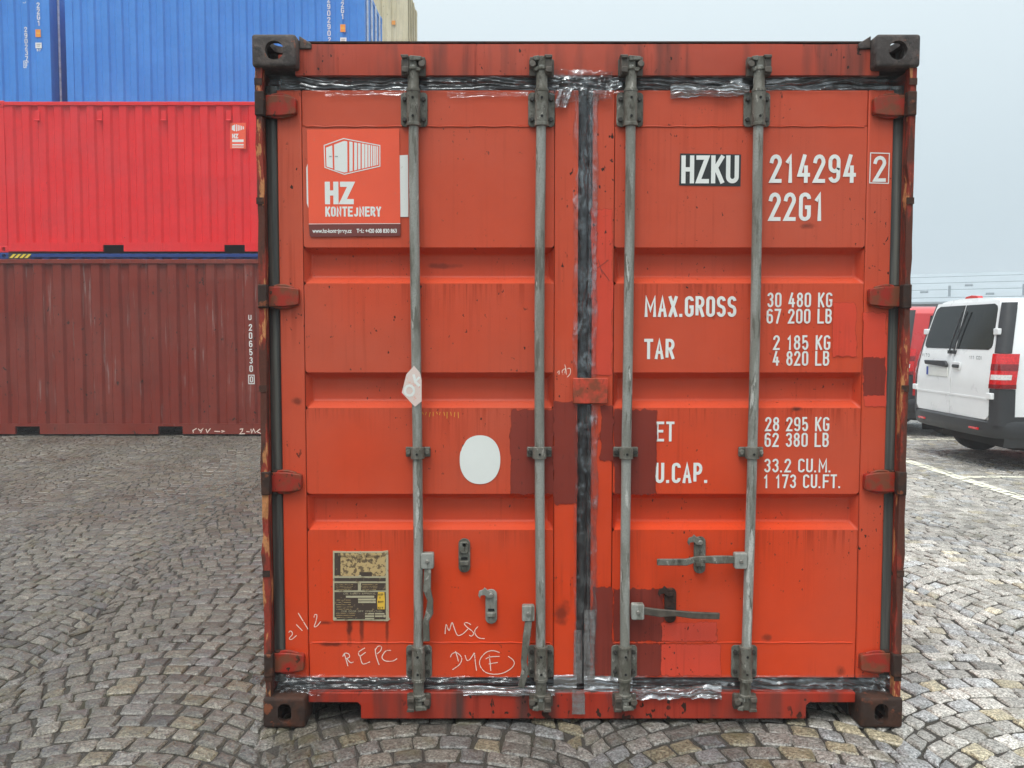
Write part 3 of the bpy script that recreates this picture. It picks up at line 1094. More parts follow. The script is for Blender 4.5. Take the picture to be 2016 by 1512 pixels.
# doors
DY = 0.070
ZT, ZB = F(800, 178, DY)[1], F(800, 1334, DY)[1]
ZW1, ZW2 = F(800, 249, DY)[1], F(800, 1265, DY)[1]
recs = [(487, 558), (733, 803), (972, 1043)]
doors = {}
for nm, (o0, p0, p1, o1) in (('left', (553, 601, 1090, 1137)), ('right', (1165, 1208, 1697, 1747))):
    X0, A, B, X1 = (F(u, 700, DY)[0] for u in (o0, p0, p1, o1))
    m = MB()
    z_hi = ZW1
    zlist = [(F(800, a, DY)[1], F(800, b, DY)[1]) for a, b in recs]
    rr = random.Random(5)

    def quad(x0, x1, z0, z1, d0, nx=10, nzz=8, wob=.0022):
        vs_, fs_ = [], []
        for j in range(nzz + 1):
            for i in range(nx + 1):
                x, z = x0 + (x1 - x0) * i / nx, z0 + (z1 - z0) * j / nzz
                e = 4 * (i / nx) * (1 - i / nx) * 4 * (j / nzz) * (1 - j / nzz)
                vs_.append((x, d0 + wob * e * mnoise.noise((x * 5, z * 5, d0)) * 2, z))
        for j in range(nzz):
            for i in range(nx):
                q = j * (nx + 1) + i
                fs_.append((q, q + 1, q + nx + 2, q + nx + 1))
        m.add(vs_, fs_)
    e, dd, bt, bb = .020, .045, .024, .026
    cur = ZW1
    for (zt_, zb_) in zlist:
        quad(A, B, zt_, cur, DY)
        q = [(A, DY, zt_), (B, DY, zt_), (B, DY, zb_), (A, DY, zb_),
             (A + e, DY + dd, zt_ - bt), (B - e, DY + dd, zt_ - bt), (B - e, DY + dd, zb_ + bb), (A + e, DY + dd, zb_ + bb)]
        m.add(q, [(0, 1, 5, 4), (1, 2, 6, 5), (2, 3, 7, 6), (3, 0, 4, 7), (4, 5, 6, 7)])
        cur = zb_
    quad(A, B, ZW2, cur, DY)
    me = m.mesh('door', None)
    bm = bmesh.new()
    bm.from_mesh(me)
    bmesh.ops.remove_doubles(bm, verts=bm.verts, dist=.0002)
    bmesh.ops.recalc_face_normals(bm, faces=bm.faces)
    bm.to_mesh(me)
    bm.free()
    me.shade_smooth()
    me.set_sharp_from_angle(angle=R(50))
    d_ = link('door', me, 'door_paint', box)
    bv = d_.modifiers.new('bevel', 'BEVEL')
    bv.width, bv.segments, bv.limit_method, bv.angle_limit = .007, 3, 'ANGLE', R(25)
    d_['label'] = 'left door leaf of the near container' if nm == 'left' else 'right door leaf with the white weight markings'
    doors[nm] = d_
    for xa_, xb_ in ((X0, A - .002), (B + .002, X1)):
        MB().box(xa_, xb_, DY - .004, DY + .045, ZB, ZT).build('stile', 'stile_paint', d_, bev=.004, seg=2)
    for za_, zb_ in ((ZW1 + .001, ZT), (ZB, ZW2 - .001)):
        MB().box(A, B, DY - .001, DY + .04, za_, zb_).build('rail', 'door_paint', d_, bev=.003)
    for zw in (ZW1, ZW2):
        m = MB()
        pts3 = [(A + .012 + (B - A - .024) * i / 24, DY - .0005, zw + .0012 * math.sin(i * 2.3)) for i in range(25)]
        for i in range(24):
            m.cyl(pts3[i], pts3[i + 1], .0032, n=6, caps=False)
        m.build('weld_bead', 'door_paint', d_, smooth=60)

# gaskets
gx = {'l': (F(530, 700, .08)[0], F(553, 700, .08)[0]), 'r': (F(1747, 700, .08)[0], F(1772, 700, .08)[0])}
for s, (ga, gb) in gx.items():
    m = MB()
    N = 40
    vs_, fs_ = [], []
    for i in range(N + 1):
        z = ZB - .02 + (ZT - ZB + .04) * i / N
        b_ = .0022 * mnoise.noise((z * 6, ga * 5, 1))
        for f_, dep in ((0, .105), (.0, .088), (.25, .083 + b_), (.55, .078 + b_), (.85, .082 + b_), (1.0, .09), (1.0, .105)):
            vs_.append((ga + (gb - ga) * f_ + (b_ if 0 < f_ < 1 else 0), dep, z))
    for i in range(N):
        for j in range(6):
            fs_.append((i * 7 + j, i * 7 + 7 + j, i * 7 + 8 + j, i * 7 + 1 + j))
    m.add(vs_, fs_)
    m.build('side_gasket', 'rubber', box, smooth=60)
ca, cb = F(1137, 700, .08)[0], F(1165, 700, .08)[0]
MB().cyl(((ca + cb) / 2 - .006, .094, ZB - .02), ((ca + cb) / 2 - .006, .094, ZT + .02), .021, n=12).build('centre_gasket', 'rubber_black', box, smooth=50)
MB().cyl((cb - .008, .096, ZB - .02), (cb - .008, .096, ZT + .02), .012, n=10).build('centre_gasket', 'rubber_black', box, smooth=50)
for v0, nm in ((163, 'top_gasket'), (1349, 'bottom_gasket')):
    xg0, zg = F(528, v0, .08)
    xg1 = F(1783, v0, .08)[0]
    MB().cyl((-1.135, .094, zg + .01), (1.135, .094, zg + .01), .016, n=10).cyl((-1.135, .096, zg - .016), (1.135, .096, zg - .016), .013, n=10).build(nm, 'rubber_black', box, smooth=50)


# film stuck over the joints
def film(u0, v0, u1, v1, d, mat, seed, along='x', amp=.006, skew=0.0, ragged=.004, crumple=0.25, nw=22, name='plastic_tape'):
    xa_, za_ = F(u0, v0, d)
    xb_, zb_ = F(u1, v1, d)
    L_, W_ = (abs(xb_ - xa_), abs(za_ - zb_)) if along == 'x' else (abs(za_ - zb_), abs(xb_ - xa_))
    nl = max(14, int(L_ / .006))
    vs_, fs_ = [], []
    for i in range(nl + 1):
        for j in range(nw + 1):
            s_, t_ = i / nl, j / nw
            l_ = s_ * L_
            wv_ = mnoise.noise((l_ * 5, seed, 0)) * .35 + mnoise.noise((l_ * 17, seed, 4)) * .12
            c1 = abs(mnoise.noise((l_ * 2.2 + seed, (t_ + wv_) * 4.5, seed * 2)))          # long sharp folds
            c2 = abs(mnoise.noise((l_ * 6.5 + seed, (t_ + wv_) * 9.5, seed * 3)))
            c3 = mnoise.noise((l_ * 55, t_ * W_ * 70 + seed, seed))
            dep = d - amp * (1.2 - c1 * 3.2) - amp * .6 * (.5 - c2 * 2.2) - amp * crumple * c3
            if j in (0, nw):
                dep = d + .001
            ed = ragged * mnoise.noise((l_ * 9, t_ * 3 + seed, 5)) + .4 * ragged * mnoise.noise((l_ * 45, seed, t_))
            if along == 'x':
                vs_.append((xa_ + (xb_ - xa_) * s_, dep, za_ + (zb_ - za_) * t_ + ed + skew * s_))
            else:
                vs_.append((xa_ + (xb_ - xa_) * t_ + ed + skew * s_, dep, za_ + (zb_ - za_) * s_))
    for i in range(nl):
        for j in range(nw):
            q = i * (nw + 1) + j
            fs_.append((q, q + 1, q + nw + 2, q + nw + 1))
    return MB().add(vs_, fs_).build(name, mat, box, smooth=60)


film(527, 147, 1100, 181, .066, 'clear_film', 1.3)
film(1195, 146, 1781, 180, .066, 'clear_film', 4.7)
film(1058, 140, 1240, 186, .062, 'seam_film', 8.3, amp=.011, ragged=.014, crumple=.8)
film(1118, 138, 1205, 200, .056, 'seam_film', 5.9, amp=.012, ragged=.016, crumple=1.2)
film(1130, 180, 1174, 745, .064, 'seam_film', 2.9, along='z', amp=.007, crumple=.22, ragged=.007)
film(1131, 795, 1174, 1345, .064, 'seam_film', 3.4, along='z', amp=.007, crumple=.22, ragged=.007)
film(1160, 185, 1175, 742, .059, 'seam_film', 12.3, along='z', amp=.005, nw=12, crumple=.6, ragged=.008)
film(1157, 798, 1174, 1240, .059, 'seam_film', 14.3, along='z', amp=.005, nw=12, crumple=.6, ragged=.008)
film(530, 1330, 915, 1366, .066, 'clear_film', 6.1, amp=.008)
film(525, 1326, 640, 1368, .058, 'clear_film', 16.1, amp=.009, crumple=.9, ragged=.012)
film(900, 1332, 1140, 1364, .066, 'clear_film', 7.4)
film(1150, 1330, 1755, 1366, .066, 'clear_film', 9.9, amp=.008)
film(1690, 1328, 1764, 1372, .058, 'clear_film', 19.9, amp=.010, crumple=1.0, ragged=.014)
film(912, 1352, 1092, 1370, .046, 'grey_film', 3.3, amp=.003, ragged=.006)
film(1090, 1330, 1135, 1366, .055, 'grey_film', 3.9, amp=.003)
film(1126, 1358, 1151, 1406, .045, 'grey_film', 5.2, along='z', amp=.003)
film(1245, 1352, 1420, 1376, .046, 'grey_film', 6.6, amp=.007, ragged=.016, crumple=.6)
film(1185, 1355, 1212, 1402, .046, 'clear_film', 7.7, along='z', amp=.006, skew=.03, ragged=.01)
film(1130, 1240, 1146, 1345, .058, 'grey_film', 1.9, along='z', amp=.004, nw=10)
film(1150, 1200, 1172, 1345, .056, 'grey_film', 1.4, along='z', amp=.004, nw=10)
film(1150, 1332, 1245, 1362, .058, 'grey_film', 2.6, amp=.006, crumple=.6)
film(1320, 168, 1475, 190, .058, 'grey_film', 3.6, amp=.007, ragged=.012, crumple=.5)
film(1102, 176, 1130, 212, .052, 'grey_film', 9.1, along='z', amp=.007, skew=-.02, ragged=.014, crumple=.6)
film(640, 181, 800, 190, .063, 'clear_film', 11.1, amp=.002, nw=10)
film(880, 181, 1040, 192, .063, 'clear_film', 11.9, amp=.002, nw=10)

# hinges
for s, ux in ((-1, (500, 512, 592)), (1, (1813, 1800, 1718))):
    for v in (208, 584, 949, 1304):
        x0_, zc_ = F(ux[1] + (0 if v < 400 else (6 if s < 0 else -9)), v, .045)
        xe_ = s * 1.069
        xm_ = s * 1.125
        x0_ = s * 1.183
        hh = .038
        m = MB()
        pts = [(x0_, zc_ + hh), (xm_, zc_ + hh), (xe_ + s * .006, zc_ + hh * .80), (xe_, zc_ + hh * .64), (xe_, zc_ - hh * .68), (xe_ + s * .006, zc_ - hh * .84), (xm_, zc_ - hh), (x0_, zc_ - hh)]
        m.prism(pts, .038, .068)
        h_ = m.build('hinge', 'hinge_paint', box, bev=.004, seg=2)
        MB().cyl((s * 1.172, .055, zc_ - hh - .006), (s * 1.172, .055, zc_ + hh + .006), .014, n=12).build('hinge_pin', 'rust_dark', h_, bev=.002)
        for zz, kk in ((zc_ + hh + .002, 1), (zc_ - hh - .002, -1)):
            q_ = [(s * 1.165, .05, zz - kk * .003), (s * 1.145, .05, zz + kk * .002), (s * 1.12, .05, zz + kk * .001), (s * 1.09, .05, zz - kk * .008)]
            m = MB()
            for i in range(3):
                m.cyl(q_[i], q_[i + 1], .0055, n=8)
            m.build('hinge_weld', 'hinge_paint', h_, smooth=60)
        MB().box(s * 1.213, s * 1.18, .006, .04, zc_ - hh - .006, zc_ + hh + .006).build('hinge_lug', 'rust_dark', h_, bev=.004)

# centre overlap plate
pa, pz1 = F(1128, 744, .05)
pb, pz0 = F(1197, 795, .05)
o = MB().box(pa, pb, .046, .054, pz0, pz1).build('overlap_plate', 'overlap_paint', box, bev=.004)

# locking bars
RY = .036
bars = [(819, 'down', 842, 1103), (1064, 'down', 1040, 1206), (1236, 'right', 1255, 1203), (1483, 'left', 1457, 1103)]


def bracket(parent, xc_, z0_, z1_, w_):
    m = MB().prism(rounded_rect(xc_ - w_ / 2, xc_ + w_ / 2, z0_, z1_, .014, 4), .058, .0655)
    b_ = m.build('bracket', 'cast_steel', parent, bev=.002)
    for sx in (-1, 1):
        for zz in (z0_ + .026, z1_ - .026):
            MB().cyl((xc_ + sx * (w_ / 2 - .014), .0575, zz), (xc_ + sx * (w_ / 2 - .014), .048, zz), .0095, .0085, n=6).build('bolt', 'bolt_dark', b_, bev=.0012)
    return b_


for bi, (u, hdir, hu, hv) in enumerate(bars):
    xc_ = F(u, 700, RY)[0]
    zt_, zb_ = F(u, 130, RY)[1], F(u, 1378, RY)[1]
    rod = empty('locking_bar', (0, 0, 0))
    rod.parent = box
    rr = random.Random(40 + bi)
    m = MB()
    N = 30
    for i in range(N):
        za, zb2 = zb_ + (zt_ - zb_) * i / N, zb_ + (zt_ - zb_) * (i + 1) / N

        def bend(z):
            return xc_ + .004 * math.sin(z * 2.1 + bi * 1.7) + .0012 * mnoise.noise((z * 5, bi, 0)) + (0.006 * (z - 1.2) if bi == 3 else 0)
        m.cyl((bend(za), RY, za), (bend(zb2), RY, zb2), .0185, n=16, caps=False)
    o = m.build('rod', 'galvanised', rod)
    bm = bmesh.new()
    bm.from_mesh(o.data)
    bmesh.ops.remove_doubles(bm, verts=bm.verts, dist=.0006)
    bm.to_mesh(o.data)
    bm.free()
    o.data.shade_smooth()
    for end, (v0, v1, vs0, vs1, cam0, cam1) in (('top', (182, 250, 133, 180, 112, 150)), ('low', (1270, 1334, 1330, 1372, 1366, 1396))):
        x_e = bend(zt_ if end == 'top' else zb_)
        z1_, z0_ = F(u, v0, .06)[1], F(u, v1, .06)[1]
        br = bracket(rod, x_e, z0_, z1_, .099)
        # sleeve over the rod
        m = MB()
        m.lathe([(.0195, z0_ - .004), (.0265, z0_ - .002), (.0265, z0_ + .008), (.0245, z0_ + .010), (.0245, z1_ - .006), (.0262, z1_ - .004), (.0262, z1_ + .004), (.0195, z1_ + .006)], (x_e, RY, 0), 'z', 18)
        m.build('sleeve', 'cast_steel', br, smooth=35)
        for zz in (z0_ + .03, z1_ - .03):
            MB().cyl((x_e, RY - .0235, zz), (x_e, RY - .0262, zz), .0048, n=10).build('grease_hole', 'hole_black', br)
        # end fitting and cam
        zs1, zs0 = F(u, vs0, RY)[1], F(u, vs1, RY)[1]
        c_ = MB()
        prof = [(.019, zs0 - .002), (.0235, zs0), (.0235, zs0 + .010), (.021, zs0 + .014), (.021, zs1 - .014), (.0255, zs1 - .010), (.0255, zs1 - .003), (.017, zs1)]
        if end == 'low':
            prof = [(r2, zs0 + zs1 - h2) for r2, h2 in prof][::-1]
        c_.lathe(prof, (x_e, RY, 0), 'z', 16)
        fit = c_.build('end_fitting', 'cast_steel', rod, smooth=35)
        zc1, zc0 = F(u, cam0, RY)[1], F(u, cam1, RY)[1]
        sgn = 1 if bi in (0, 2) else -1
        cm = MB()
        zi, zo = (zc0, zc1) if end == 'top' else (zc1, zc0)     # inner and outer end of the cam
        up_ = 1 if end == 'top' else -1
        hgt = abs(zo - zi)
        cm.box(x_e - .015, x_e + .015, RY - .016, RY + .014, zi - up_ * .01, zo)
        cm.prism([(x_e - .010, zo), (x_e + sgn * .034, zo - up_ * .004), (x_e + sgn * .030, zo - up_ * .018), (x_e - .010, zo - up_ * .020)], RY - .024, RY + .014)
        cm.prism([(x_e - .012, zo - up_ * hgt * .55), (x_e + sgn * .034, zo - up_ * hgt * .62), (x_e + sgn * .026, zo - up_ * hgt * .82), (x_e - .014, zo - up_ * hgt * .78)], RY - .020, RY + .014)
        cm.build('cam', 'cast_steel', fit, bev=.003)
        kp = MB()
        kx = x_e - sgn * .026
        kp.box(kx - .013, kx + .012, .012, .054, min(zi, zo), max(zi, zo))
        kp.box(x_e - .046, x_e + .046, .049, .0555, min(zi, zo) + .004, max(zi, zo) - .004)
        kp.prism([(kx - .018, zo), (kx + .012, zo), (kx + .012, zo - up_ * .012), (kx - .012, zo - up_ * .014)], .004, .05)
        kp.prism([(kx - .012, zo - up_ * hgt * .62), (kx + .012, zo - up_ * hgt * .62), (kx + .012, zo - up_ * hgt * .95), (kx - .014, zo - up_ * hgt * .9)], .004, .05)
        kp.cyl((x_e + sgn * .034, .05, (zi + zo) / 2), (x_e + sgn * .034, .012, (zi + zo) / 2 + .004), .013, n=10)
        kp.box(x_e + sgn * .020, x_e + sgn * .044, .034, .052, min(zi, zo), max(zi, zo))
        kp.build('cam_keeper', 'cam_dark', box, bev=.003)
    # middle guide
    zg = F(u, 890, .05)[1]
    xg = bend(zg)
    gd2 = MB().box(xg - .047, xg + .047, .052, .0655, zg - .019, zg + .019).build('guide', 'cast_steel', rod, bev=.004)
    m = MB().lathe([(.0190, -.024), (.0262, -.022), (.0262, .02), (.0190, .022)], (xg, RY, zg), 'z', 18)
    m.build('guide_clamp', 'cast_steel', gd2, smooth=35)
    for sx in (-1, 1):
        MB().cyl((xg + sx * .036, .053, zg), (xg + sx * .036, .042, zg), .011, .0095, n=6).build('bolt', 'bolt_dark' if bi in (1, 2) else 'cast_steel', gd2, bev=.0012)
    MB().cyl((xg, RY - .025, zg - .004), (xg, RY - .0285, zg - .004), .0045, n=10).build('grease_hole', 'hole_black', gd2)
    # handle hub and handle
    hx_, hz_ = F(hu, hv, .03)
    hub = MB().prism(rounded_rect(hx_ - .024, hx_ + .024, hz_ - .030, hz_ + .030, .006, 3), .014, .046).build('handle_hub', 'galvanised', rod, bev=.003)
    MB().cyl((hx_, .0145, hz_), (hx_, .007, hz_), .0085, .007, n=10).build('rivet', 'bolt_bright', hub, bev=.0015)
    if hdir == 'down':
        pxs = [(842, 1118), (841, 1160), (848, 1180), (846, 1205), (839, 1222), (840, 1262)] if bi == 0 else [(1041, 1220), (1037, 1250), (1031, 1300), (1034, 1318), (1026, 1352)]
    elif hdir == 'right':
        pxs = [(1270, 1203), (1300, 1206), (1330, 1205), (1362, 1209), (1416, 1212)]
    else:
        pxs = [(1442, 1102), (1410, 1101), (1370, 1099), (1350, 1105), (1293, 1106)]
    pts3 = []
    for i, (a_, b_) in enumerate(pxs):
        q_ = F(a_, b_, .022)
        pts3.append((q_[0], (.026, .016, .008, .010, .018, .020)[i], q_[1]))
    pts3.insert(0, (hx_, .030, hz_))
    wv = {'down': [.026, .026, .029, .022, .029, .023, .026], 'right': [.026, .028, .030, .022, .026, .024], 'left': [.028, .028, .031, .022, .026, .024]}[hdir][:len(pts3)]
    MB().sweep(pts3, wv, [.016, .016, .014, .012, .013, .014, .014][:len(pts3)]).build('handle', 'cam_dark' if bi == 2 else 'cast_steel', rod, bev=.003)

# handle retainers on the doors
for (u, v, v0, v1, hook, mat) in ((914, 1093, 1060, 1127, False, 'cast_steel'), (967, 1190, 1160, 1228, True, 'galvanised'), (1378, 1090, 1056, 1129, True, 'cast_steel'), (1320, 1190, 1157, 1226, True, 'rust_dark')):
    xr, z1_ = F(u, v0, .06)
    z0_ = F(u, v1, .06)[1]
    rt = MB().prism(rounded_rect(xr - .0225, xr + .0225, z0_, z1_, .0215, 6), .058, .0655).build('handle_retainer', mat, box, bev=.002)
    MB().cyl((xr, .0575, z1_ - .022), (xr, .046, z1_ - .022), .011, .009, n=12).build('bolt', 'bolt_bright' if mat != 'rust_dark' else 'rust_dark', rt, bev=.002)
    MB().prism(rounded_rect(xr - .017, xr + .017, z0_ + .03, z0_ + .048, .004, 3), .044, .0575).build('catch', mat, rt, bev=.003)
    MB().box(xr - .012, xr + .012, .0555, .0578, z0_ + .051, z0_ + .060).build('slot', 'hole_black', rt)
    MB().cyl((xr, .0575, z0_ + .018), (xr, .054, z0_ + .018), .010, n=12).build('rivet', mat, rt, bev=.001)
    if hook:
        p2 = [(xr + .004, z1_ - .008), (xr - .012, z1_ - .002), (xr - .026, z1_ + .010), (xr - .030, z1_ + .002), (xr - .046, z1_ - .004), (xr - .050, z1_ - .022),
              (xr - .042, z1_ - .034), (xr - .040, z1_ - .022), (xr - .026, z1_ - .020), (xr - .014, z1_ - .030), (xr + .004, z1_ - .034)]
        MB().prism(p2, .048, .0545).build('hook', mat, rt, bev=.0015)
    else:
        MB().prism(rounded_rect(xr - .018, xr + .018, z1_ - .056, z1_ - .010, .010, 4), .046, .0555).build('flap', mat, rt, bev=.003)


# ------------------------------------------------------------------ paint patches, stickers and lettering on the doors
def px_poly(pts, d):
    return [F(u, v, d) for u, v in pts]


def wobbly(u0, v0, u1, v1, amp, seed, n=12):
    rr = random.Random(seed)
    pts = []
    for (a, b, c, d) in ((u0, v1, u1, v1), (u1, v1, u1, v0), (u1, v0, u0, v0), (u0, v0, u0, v1)):
        pts += [(a + (c - a) * i / n + amp * mnoise.noise((i * .45 + seed, a * .1, b * .1)), b + (d - b) * i / n + amp * mnoise.noise((i * .45, seed + a * .1, b * .1))) for i in range(n)]
    return pts


PD = DY - .0032
patches = [('patch_dark', 1006, 808, 1088, 972, PD, 5), ('patch_dark', 1092, 792, 1135, 992, DY - .0062, 4), ('patch_dark', 1211, 808, 1291, 972, PD, 2),
           ('patch_light', 1167, 412, 1204, 738, DY - .0060, 2), ('patch_dark', 1184, 800, 1205, 905, DY - .0062, 3),
           ('patch_dark', 1168, 1157, 1204, 1329, DY - .0062, 3), ('patch_dark', 1210, 1160, 1304, 1262, PD, 4), ('patch_dark', 1210, 1268, 1302, 1329, DY - .0048, 3),
           ('patch_light', 1303, 1226, 1409, 1262, PD - .001, 4), ('patch_light', 1302, 1269, 1418, 1330, DY - .0052, 4),
           ('patch_light', 1640, 596, 1683, 700, PD, 3), ('patch_light', 1701, 616, 1744, 800, DY - .0060, 3), ('patch_dark', 1702, 705, 1740, 778, DY - .0066, 5)]
for i, (mt, u0, v0, u1, v1, d, amp) in enumerate(patches):
    u0, u1, v0, v1 = u0 - 6, u1 + 6, v0 - 5, v1 + 5
    ring = wobbly(u0, v0, u1, v1, amp, i * 3 + 1)
    n_ = len(ring)
    inner = [(min(max(u, u0 + 9), u1 - 9), min(max(v, v0 + 9), v1 - 9)) for u, v in ring]
    P3 = [(x_, d, z_) for x_, z_ in px_poly(ring, d)] + [(x_, d, z_) for x_, z_ in px_poly(inner, d)] + [(*F((u0 + u1) / 2, (v0 + v1) / 2, d), 0)]
    P3[-1] = (P3[-1][0], d, P3[-1][1])
    fs_ = []
    for q in range(n_):
        w = (q + 1) % n_
        fs_ += [(q, w, w + n_, q + n_), (q + n_, w + n_, 2 * n_)]
    me = bpy.data.meshes.new('paint_patch')
    me.from_pydata(P3, [], fs_)
    at_ = me.color_attributes.new('edge', 'FLOAT_COLOR', 'POINT')
    at_.data.foreach_set('color', [c_ for q in range(2 * n_ + 1) for c_ in ((0.0,) * 3 if q < n_ else (1.0,) * 3) + (1.0,)])
    link('paint_patch', me, mt, box)


def Z8(x, y):                                     # sticker measures: enlargement of the photo region at (600, 250)
    return 600 + x / 6.573, 250 + y / 6.573


SD = DY - .0045
old = MB()
for pp_ in ([(603, 330), (607, 318), (620, 316), (620, 418), (609, 415), (604, 400)], [(780, 306), (803, 305), (804, 427), (780, 427)]):
    flat_obj('old_label', [px_poly(pp_, DY - .003)], DY - .003, 'sticker_white', doors['left'])
stk = flat_obj('advert_sticker', [px_poly([Z8(28, 32), Z8(1222, 22), Z8(1238, 1253), Z8(52, 1262)], SD)], SD, 'sticker_orange', doors['left'])
stk.parent = box
stk['label'] = 'orange advertising sticker with a white container drawing'
band = [Z8(52, 1264), Z8(1238, 1257), Z8(1240, 1395), Z8(1225, 1412), Z8(80, 1422), Z8(64, 1408)]
flat_obj('sticker_band', [px_poly(band, SD)], SD - .0001, 'sticker_brown', stk)
lg = []
hexa = px_poly([Z8(252, 238), Z8(502, 150), Z8(972, 240), Z8(972, 508), Z8(514, 613), Z8(262, 524)], SD)
lg += ribbon(hexa, .0035, True)
flat_obj('sticker_rule', ribbon(px_poly([Z8(52, 1255), Z8(1238, 1250)], SD), .0018), SD - .0004, 'sticker_white', stk)
bars_ = [(577, 620), (640, 678), (690, 722), (738, 772), (780, 812), (822, 845), (855, 875), (885, 905), (912, 927), (935, 950)]
for a, b in bars_:
    def yt(x): return 188 + (x - 577) * .172
    def yb(x): return 578 - (x - 577) * .236
    flat_obj('logo_rib', [px_poly([Z8(a, yb(a)), Z8(b, yb(b)), Z8(b, yt(b)), Z8(a, yt(a))], SD)], SD - .0004, 'sticker_white', stk)
flat_obj('logo_outline', lg, SD - .0004, 'sticker_white', stk)
for pp_ in ([Z8(275, 268), Z8(355, 238), Z8(365, 538), Z8(282, 512)], [Z8(380, 228), Z8(510, 180), Z8(550, 187), Z8(553, 583), Z8(510, 590), Z8(385, 556)]):
    flat_obj('logo_face', [px_poly(pp_, SD)], SD - .0004, 'sticker_white', stk)
flat_obj('sticker_logo', [px_poly([Z8(318, 376), Z8(348, 376), Z8(348, 388), Z8(318, 388)], SD), px_poly([Z8(390, 376), Z8(430, 376), Z8(430, 386), Z8(390, 386)], SD)], SD - .0016, 'sticker_grey', stk)


def px_text(s, u0, v0, u1, v1, d, t=.15, gap=.26, split=False):
    xa_, za_ = F(u0, v1, d)
    xb_, zb_ = F(u1, v0, d)
    return text_polys(s, xa_, xb_, za_, zb_, t, gap, split)


a, b = Z8(262, 708), Z8(632, 1000)
letters(px_text('HZ', a[0], a[1], b[0], b[1], SD, .23, .12, True), SD - .0004, 'sticker_white', stk)
a, b = Z8(266, 1030), Z8(988, 1160)
letters(px_text('KONTEJNERY', a[0], a[1], b[0], b[1], SD, .19, .13, True), SD - .0004, 'sticker_white', stk)


def font_text(s, x, z, size, d, mat, parent, name, width, bold=.02):
    cu = bpy.data.curves.new('text', 'FONT')
    cu.body = s
    cu.size = size
    cu.offset = bold * size
    ob = bpy.data.objects.new('t_text', cu)
    COL.objects.link(ob)
    me_ = evaluated(ob)
    bpy.data.objects.remove(ob)
    if len(me_.vertices):
        wscale = width / max(v_.co.x for v_ in me_.vertices)
        me_.transform(Matrix(((wscale, 0, 0, x), (0, 0, 1, d), (0, 1, 0, z), (0, 0, 0, 1))))
    return link(name, me_, mat, parent)


for s, zx, zx2 in (('www.hz-kontejnery.cz', 102, 608), ('Tel.: +420 608 830 863', 672, 1192)):
    xx, zz = F(*Z8(zx, 1368), SD)
    font_text(s, xx, zz, .0205, SD - .0006, 'sticker_white', stk, 'sticker_lettering', F(*Z8(zx2, 1368), SD)[0] - xx, bold=.03)

# main lettering
LD = DY - .0018
plate = flat_obj('code_plate', [px_poly([(1339, 302), (1459, 304), (1458, 367), (1337, 365)], LD)], LD, 'plate_black', box)
plate['label'] = 'black plate with white owner code letters'
letters(px_text('HZKU', 1341, 306, 1455, 361, LD, .155, .16, True), LD - .0006, 'letter_white', plate)
marks = [('214294', 1515, 304, 1686, 360, .135, .26), ('2', 1719, 307, 1745, 358, .135, .2), ('22G1', 1513, 379, 1622, 435, .135, .26),
         ('MAX.GROSS', 1269, 583, 1450, 624, .15, .2), ('30 480 KG', 1510, 576, 1639, 605, .135, .24), ('67 200 LB', 1509, 608, 1638, 637, .135, .24),
         ('TAR', 1268, 667, 1328, 707, .15, .2), ('2 185 KG', 1522, 660, 1635, 689, .135, .24), ('4 820 LB', 1521, 691, 1633, 720, .135, .24),
         ('ET', 1291, 830, 1328, 869, .13, .25), ('28 295 KG', 1506, 821, 1633, 849, .135, .24), ('62 380 LB', 1505, 852, 1632, 880, .135, .24),
         ('U.CAP.', 1290, 911, 1394, 951, .15, .22), ('33.2 CU.M.', 1504, 903, 1637, 930, .135, .24), ('1 173 CU.FT.', 1503, 934, 1656, 961, .135, .24)]
for s, u0, v0, u1, v1, t, gp in marks:
    dd_ = DY - .0046 if s == '2' and u0 > 1700 else LD
    letters(px_text(s, u0, v0, u1, v1, dd_, t, gp, True), dd_, 'letter_white', doors['right'])
fr_ = [px_poly([(1714, 301), (1751, 302), (1749, 361), (1712, 360)], DY - .005)]
flat_obj('check_digit_frame', ribbon(fr_[0], .0035, True), DY - .005, 'letter_white', doors['right'])

# white oval, triangular tag on the first bar
ov = [(945 + 40 * math.copysign(abs(math.cos(R(i * 6))) ** .9, math.cos(R(i * 6))), 905 - 48 * math.copysign(abs(math.sin(R(i * 6))) ** .9, math.sin(R(i * 6)))) for i in range(60)]
flat_obj('oval_sticker', [px_poly(ov, LD)], LD, 'sticker_white', doors['left'])
TD = .0145
tagp = [(815, 720), (827, 734), (830, 748), (830, 790), (817, 801), (791, 773), (800, 737)]
tg = flat_obj('seal_tag', [px_poly(tagp, TD)], TD, 'tag_pink', box)
tg['label'] = 'worn pale sticker wrapped on the leftmost locking bar'
flat_obj('tag_edge', [px_poly([(789, 767), (792, 772), (796, 780), (790, 777)], TD)], TD + .0004, 'tag_red', tg)
flat_obj('tag_mark', ribbon(px_poly([(806 + 9 * math.cos(R(i * 30)), 769 + 10 * math.sin(R(i * 30))) for i in range(12)], TD), .009, True)
         + ribbon(px_poly([(814, 737), (818, 752), (826, 760)], TD), .010) + ribbon(px_poly([(826, 742), (817, 752)], TD), .008), TD - .0004, 'sticker_white', tg)


# approval plate
def Z9(x, y):
    return 640 + x / 8.893, 1070 + y / 8.893


KD = DY - .004


def z9rect(x0, y0, x1, y1, d=KD):
    return px_poly([Z9(x0, y1), Z9(x1, y1), Z9(x1, y0), Z9(x0, y0)], d)


